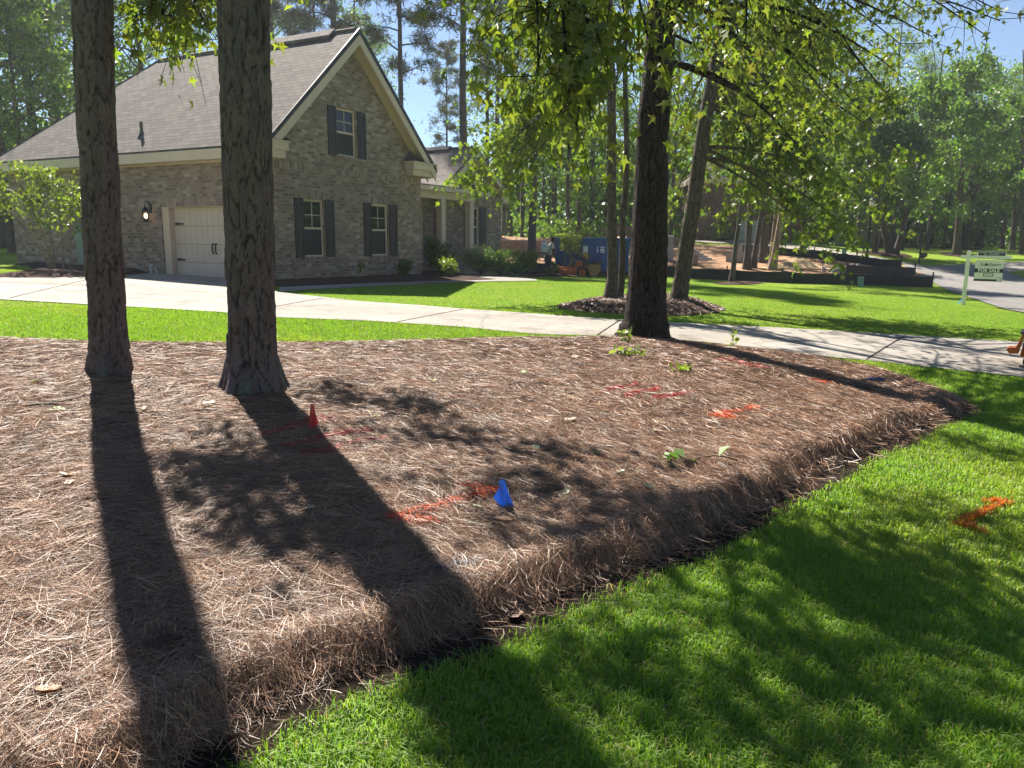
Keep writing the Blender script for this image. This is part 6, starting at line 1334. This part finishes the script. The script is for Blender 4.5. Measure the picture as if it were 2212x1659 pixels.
marker('red marker flag standing upright in the shade right of the thick near pine', (430, 355), [(412, 166), (434, 168), (448, 240), (470, 305), (425, 355), (396, 340), (402, 262)], [0, .004, .012, .03, -.01, -.006, 0], (.55, .012, .022))
marker('bright blue marker flag beside the long orange paint stroke', (1810, 925), [(1800, 710), (1817, 722), (1850, 815), (1886, 905), (1805, 927), (1738, 850), (1790, 752), (1770, 736)], [0, .004, .014, .03, -.012, .012, 0, -.006], (.006, .10, .62))
def crumpled(label, px, size, col):
    b = bedpt(*px); rng = np.random.default_rng(int(px[0])); nm = NM(); n = 7; g = np.linspace(-1, 1, n); gx, gy = np.meshgrid(g * size, g * size * .6); gz_ = rng.uniform(.005, .035, gx.shape)
    V = np.column_stack([gx.ravel(), gy.ravel(), gz_.ravel()]); i = np.arange(n - 1); j = np.arange(n - 1)[:, None] * n; nm.add(V, np.stack([j + i, j + i + 1, j + n + i + 1, j + n + i], -1).reshape(-1, 4), col)
    o = nm.build('marker_flag', M['cloth_flag']); o.location = b; tag(o, label, 'flag', 'utility marker flags in the straw')
crumpled('crumpled dark blue marker flag lying near the far tip of the straw bed', (1893, 822), .075, (.006, .05, .36))
def paint(label, strokes, width, cols, n, grass=False):
    """sprayed needles (or grass blades): painted straw lying along strokes given in photo pixels"""
    rng = np.random.default_rng(len(label) * 7 + n); nm = NM(); Ps = []
    for st in strokes:
        W = np.array([(gp(*p) if grass else bedpt(*p))[:2] for p in st]); L = np.concatenate([[0], np.cumsum(np.hypot(*np.diff(W, axis=0).T))]); m = int(n * L[-1]); s = rng.uniform(0, L[-1], m)
        Ps.append(np.column_stack([np.interp(s, L, W[:, 0]), np.interp(s, L, W[:, 1])]) + rng.normal(0, width, (m, 2)))
    P = np.concatenate(Ps); dist = np.hypot(P[:, 0], P[:, 1]).mean(); cols = np.array(cols)
    if not grass: strands(nm, rng, P, .11, .0024 * max(1, dist / 3.2), cols, .034, None, .3, .8)
    else:
        N = len(P); z = terr(P[:, 0], P[:, 1]); B = np.column_stack([P, z]); az = rng.uniform(0, 6.28, N); d = np.column_stack([np.cos(az), np.sin(az), np.zeros(N)]); sd = np.column_stack([-np.sin(az), np.cos(az), np.zeros(N)]) * .0035; L = .066 * rng.uniform(.7, 1.2, N)[:, None]; tip = B + d * L * .45 + np.array([0, 0, 1]) * L * .85; mid = B + d * L * .12 + np.array([0, 0, 1]) * L * .55
        V = np.stack([B - sd, B + sd, mid + sd, mid - sd, tip + sd * .2, tip - sd * .2], 1); o = (np.arange(N) * 6)[:, None]; nm.add(V.reshape(-1, 3), np.concatenate([o + [0, 1, 2, 3], o + [3, 2, 4, 5]]), np.repeat(rng.dirichlet(np.ones(len(cols)), N) @ cols, 6, 0))
    o = nm.build('paint_mark', M['straw'] if not grass else M['grass']); tag(o, label, 'paint mark', 'sprayed paint marks')
RED = [(.42, .012, .02), (.55, .02, .03), (.30, .01, .015)]; ORG = [(.72, .09, .012), (.85, .14, .025), (.55, .06, .01)]
for st, lab in (([c7(75, 395), c7(330, 330), c7(600, 290)], 'dark red paint stroke passing just behind the foot of the red flag'), ([c7(185, 500), c7(560, 410), c7(840, 375)], 'longest dark red paint stroke, middle of three in the shade below the red flag'), ([c7(365, 550), c7(660, 480), c7(960, 430)], 'dark red paint stroke nearest the camera below the red flag')): paint(lab, [st], .017, RED, 560)
paint('long orange double headed paint arrow left of the blue flag', [[c7(980, 1010), c7(1440, 890), c7(1745, 820)], [c7(980, 1010), c7(1310, 1045)], [c7(1490, 775), c7(1745, 815)]], .014, ORG, 700)
for st, lab in (([(1310, 848), (1378, 831)], 'short red paint dash on the sunny straw, left of three'), ([(1350, 861), (1422, 842)], 'short red paint dash on the sunny straw, middle of three'), ([(1410, 866), (1487, 850)], 'short red paint dash on the sunny straw, right of three')): paint(lab, [st], .019, RED, 480)
paint('short bright orange paint arrow on the sunny straw', [[(1542, 899), (1580, 896), (1636, 884)], [(1542, 899), (1578, 908)], [(1545, 902), (1585, 902)]], .018, ORG, 520)
paint('faint red paint smudge beyond the trunk shadow', [[(1560, 778), (1600, 786), (1645, 796)]], .05, RED, 330)
paint('faint orange paint smudge near the far tip of the bed', [[(1760, 824), (1806, 832)]], .05, ORG, 360)
paint('orange zigzag paint mark sprayed on the lawn', [[(2127, 1091), (2188, 1096)], [(2160, 1098), (2110, 1122), (2066, 1143)], [(2066, 1143), (2133, 1164)]], .011, [(.75, .14, .02), (.6, .12, .02), (.3, .2, .03)], 560, True)
paint('faint blue paint smudge near the front edge of the bed', [[(1712, 972), (1760, 968)]], .03, [(.03, .05, .16), (.1, .12, .22)], 320)
paint('dark blue paint smudge with a white streak on the lip of the bed', [[(935, 1240), (1000, 1222)]], .025, [(.01, .02, .07), (.02, .04, .12)], 420)
paint('white paint streak on the lip of the bed', [[(995, 1222), (1045, 1213)]], .010, [(.6, .6, .62), (.5, .5, .55)], 420)
def fallen(i, px, size, col, kind, label):
    rng = np.random.default_rng(900 + i); b = bedpt(*px); k = 9; u = np.linspace(-1, 1, k); v = np.linspace(0, 1, k); U, Vv = np.meshgrid(u, v)
    wdt = np.sin(np.pi * Vv) ** .7 * (.30 + (.16 * np.abs(np.sin(Vv * 9.0)) if kind == 'lobed' else 0)); c1, c2 = rng.uniform(.05, .25, 2)
    V = np.stack([U * wdt * size, (Vv - .5) * size, size * (c1 * (U * wdt * 2) ** 2 + c2 * (Vv - .5) ** 2 + .03 * rng.normal(0, 1, U.shape)) + .022], -1).reshape(-1, 3)
    a = np.arange(k - 1); j = np.arange(k - 1)[:, None] * k; nm = NM(); nm.add(V, np.stack([j + a, j + a + 1, j + k + a + 1, j + k + a], -1).reshape(-1, 4), np.array(col) * (.8 + .3 * rng.uniform(0, 1, (len(V), 1))))
    o = nm.build('fallen_leaf', M['dead_leaf']); o.location = b; o.rotation_euler = (rng.uniform(-.25, .25), rng.uniform(-.25, .25), rng.uniform(0, 6.28)); tag(o, label, 'leaf', 'fallen leaves on the straw')
TAN, PALE, LIME, PGR, BRN = (.42, .27, .16), (.55, .47, .38), (.20, .32, .03), (.34, .40, .26), (.16, .08, .05)
for i, a in enumerate((((148, 1032), .12, PALE, 'lobed', 'pale tan curled leaf left of the first trunk shadow, upper of two'), ((150, 1050), .09, TAN, 'oval', 'small tan leaf left of the first trunk shadow, lower of two'), ((103, 1502), .085, TAN, 'lobed', 'large tan leaf near the bottom left corner'), ((128, 889), .10, LIME, 'lobed', 'lime green leaf on a stick left of the slimmer pine shadow'),
        ((75, 829), .08, LIME, 'lobed', 'small lime leaf at the left edge, level with the pine feet'), ((452, 876), .11, TAN, 'oval', 'long tan leaf between the two trunk shadows'), ((312, 887), .09, PALE, 'oval', 'pale leaf in the shade close under the slimmer pine'), ((1340, 1026), .075, PGR, 'oval', 'pale green leaf standing in the sunny middle of the bed'),
        ((1232, 912), .10, PALE, 'lobed', 'pale leaf with green bits in the sunny middle of the bed'), ((1420, 935), .11, PALE, 'oval', 'pale leaf right of the sunny middle, below the orange arrow'), ((1222, 1070), .09, PGR, 'oval', 'grey green leaf right of the blue flag'), ((1402, 1058), .09, PGR, 'oval', 'grey green leaf near the shaded lip of the bed'), ((1284, 985), .07, LIME, 'oval', 'lime leaf above the shaded band'),
        ((1131, 808), .10, LIME, 'lobed', 'lime leaf in the far middle of the bed'), ((685, 760), .09, LIME, 'lobed', 'lime leaf near the far lawn edge right of the thick pine'), ((940, 825), .07, LIME, 'oval', 'tiny lime leaf in the far middle of the bed'), ((972, 950), .10, TAN, 'lobed', 'tan leaf in the dapple right of the red strokes'), ((1030, 1101), .07, PGR, 'oval', 'small grey green leaf just below the orange arrow'), ((1085, 1130), .11, TAN, 'lobed', 'big tan leaf under the blue flag'),
        ((671, 1107), .075, PALE, 'lobed', 'whitish leaf between the two trunk shadows'), ((905, 1018), .06, PALE, 'oval', 'tiny whitish leaf in the shaded middle'), ((1115, 1338), .08, BRN, 'lobed', 'brown leaf lying in the trench'), ((1245, 775), .12, PALE, 'lobed', 'pale leaf pile near the big dark trunk'), ((1475, 852), .08, PALE, 'oval', 'pale leaf beyond the red dashes'), ((1156, 972), .07, PGR, 'lobed', 'pale green leaf at the edge of the shaded band'), ((815, 905), .05, LIME, 'oval', 'tiny green sprig right of the red flag'))): fallen(i, *a)
def litter():
    a, c = bedpt(1592, 1002), bedpt(1420, 1000); t = thing('leafy_twig', a, 'fallen leafy green twig on the sunny straw', 'twig'); d = c - a; rng = np.random.default_rng(5)
    P = [d * u + np.array([0, .02 * math.sin(u * 7), .03 + .02 * math.sin(u * 5)]) for u in np.linspace(0, 1, 8)]; V, F = tube(P, np.linspace(.006, .003, 8), 6); nm = NM(); nm.add(V, F); nm.build('stem', M['bark_tan'], t)
    for k in range(11):
        nm = NM(); u = rng.uniform(.05, 1.0); p = d * u + np.array([0, 0, .035]); put_leaves(nm, rng, p[None] + rng.normal(0, .02, (1, 3)) * (1, 1, .3), .085, 'oval', [(.10, .22, .03), (.14, .26, .04)] if k % 3 else [(.35, .40, .25)], 0, 1.6); nm.build('leaf', M['leaf'], t)
    for i, (p, q, r, lab) in enumerate((((57, 887), (222, 857), .006, 'long thin stick on the straw left of the slimmer pine'), ((420, 897), (545, 893), .005, 'thin stick on the straw between the two near pines'), ((255, 902), (330, 896), .004, 'short thin stick crossing the shadow of the slimmer pine'))):
        a, c = bedpt(*p), bedpt(*q); rg = np.random.default_rng(i); P = [a + (c - a) * u + np.array([0, 0, .03]) + rg.normal(0, .012, 3) for u in np.linspace(0, 1, 9)]; V, F = tube(np.array(P) - a, np.linspace(r, r * .5, 9), 6); nm = NM(); nm.add(V, F); o = nm.build('stick', M['bark_far']); o.location = a; tag(o, lab, 'stick', 'sticks on the straw')
    b = bedpt(345, 1392); nm = NM(); n = 110; k = np.arange(n); z = k / n; th = k * 2.39996; r = .032 * np.sin(np.pi * (.12 + .86 * z)) + .004; L = .11
    ax = np.stack([z * L - L / 2, r * np.cos(th), r * np.sin(th) + .045], -1); out = np.stack([.35 + 0 * th, np.cos(th), np.sin(th)], -1); side = np.stack([0 * th, -np.sin(th), np.cos(th)], -1)
    V = np.stack([ax - side * .009, ax + side * .009, ax + out * .014 + side * .006, ax + out * .014 - side * .006], 1); c = np.repeat(np.where((k % 3)[:, None] == 0, (.40, .34, .30), (.22, .17, .14)), 4, 0); nm.add(V.reshape(-1, 3), np.arange(n * 4).reshape(-1, 4), c); o = nm.build('pine_cone', M['dead_leaf']); o.location = b; o.rotation_euler = (0, 0, .15); tag(o, 'grey brown pine cone lying in the shadow of the slimmer pine', 'pine cone')
    for i, (px, n, h, sp, lab) in enumerate((((1357, 768), 60, .07, .11, 'bright green weed clump on the straw before the big dark trunk'), ((1352, 738), 34, .15, .06, 'taller leafy weed against the foot of the big dark trunk'), ((1478, 805), 25, .06, .06, 'small weed sprig beside the far trunk shadow'), ((1582, 752), 16, .20, .03, 'thin tall weed at the back edge of the bed'))):
        b = bedpt(*px); rng = np.random.default_rng(70 + i); nm, wd = NM(), NM(); C = rng.normal(0, 1, (n, 3)) * (sp, sp * .6, 0) + np.column_stack([np.zeros(n), np.zeros(n), rng.uniform(.02, h, n)]); put_leaves(nm, rng, C, .07, 'oval', GREEN['lime'] + [(.2, .3, .04)], 0, .9)
        for k in range(5): V, F = tube([(0, 0, -.01), C[k] * .5 + (0, 0, .01), C[k]], [.004, .003, .002], 4); wd.add(V, F)
        t = thing('weed', b, lab, 'weed', 'weeds in the straw'); nm.build('foliage', M['leaf'], t); wd.build('stem', M['bark_tan'], t)
litter()

# ================================================================== HAZE ADDED TO IMITATE LENS GLARE
def haze():
    mb = MB(); mb.b2((-118, -14, -6), (118, 125, 34)); n = NT('glare_haze'); v = n.n('VolumePrincipled', None, Color=(.86, .92, 1.0, 1), Density=HAZE, Anisotropy=.35); n.t.links.new(v.outputs[0], n.out.inputs['Volume'])
    tag(mb.build('haze', n.m), 'thin pale haze added to imitate veiling glare of the lens', 'haze', kind='stuff')
HAZE = .00065
if HAZE: haze()
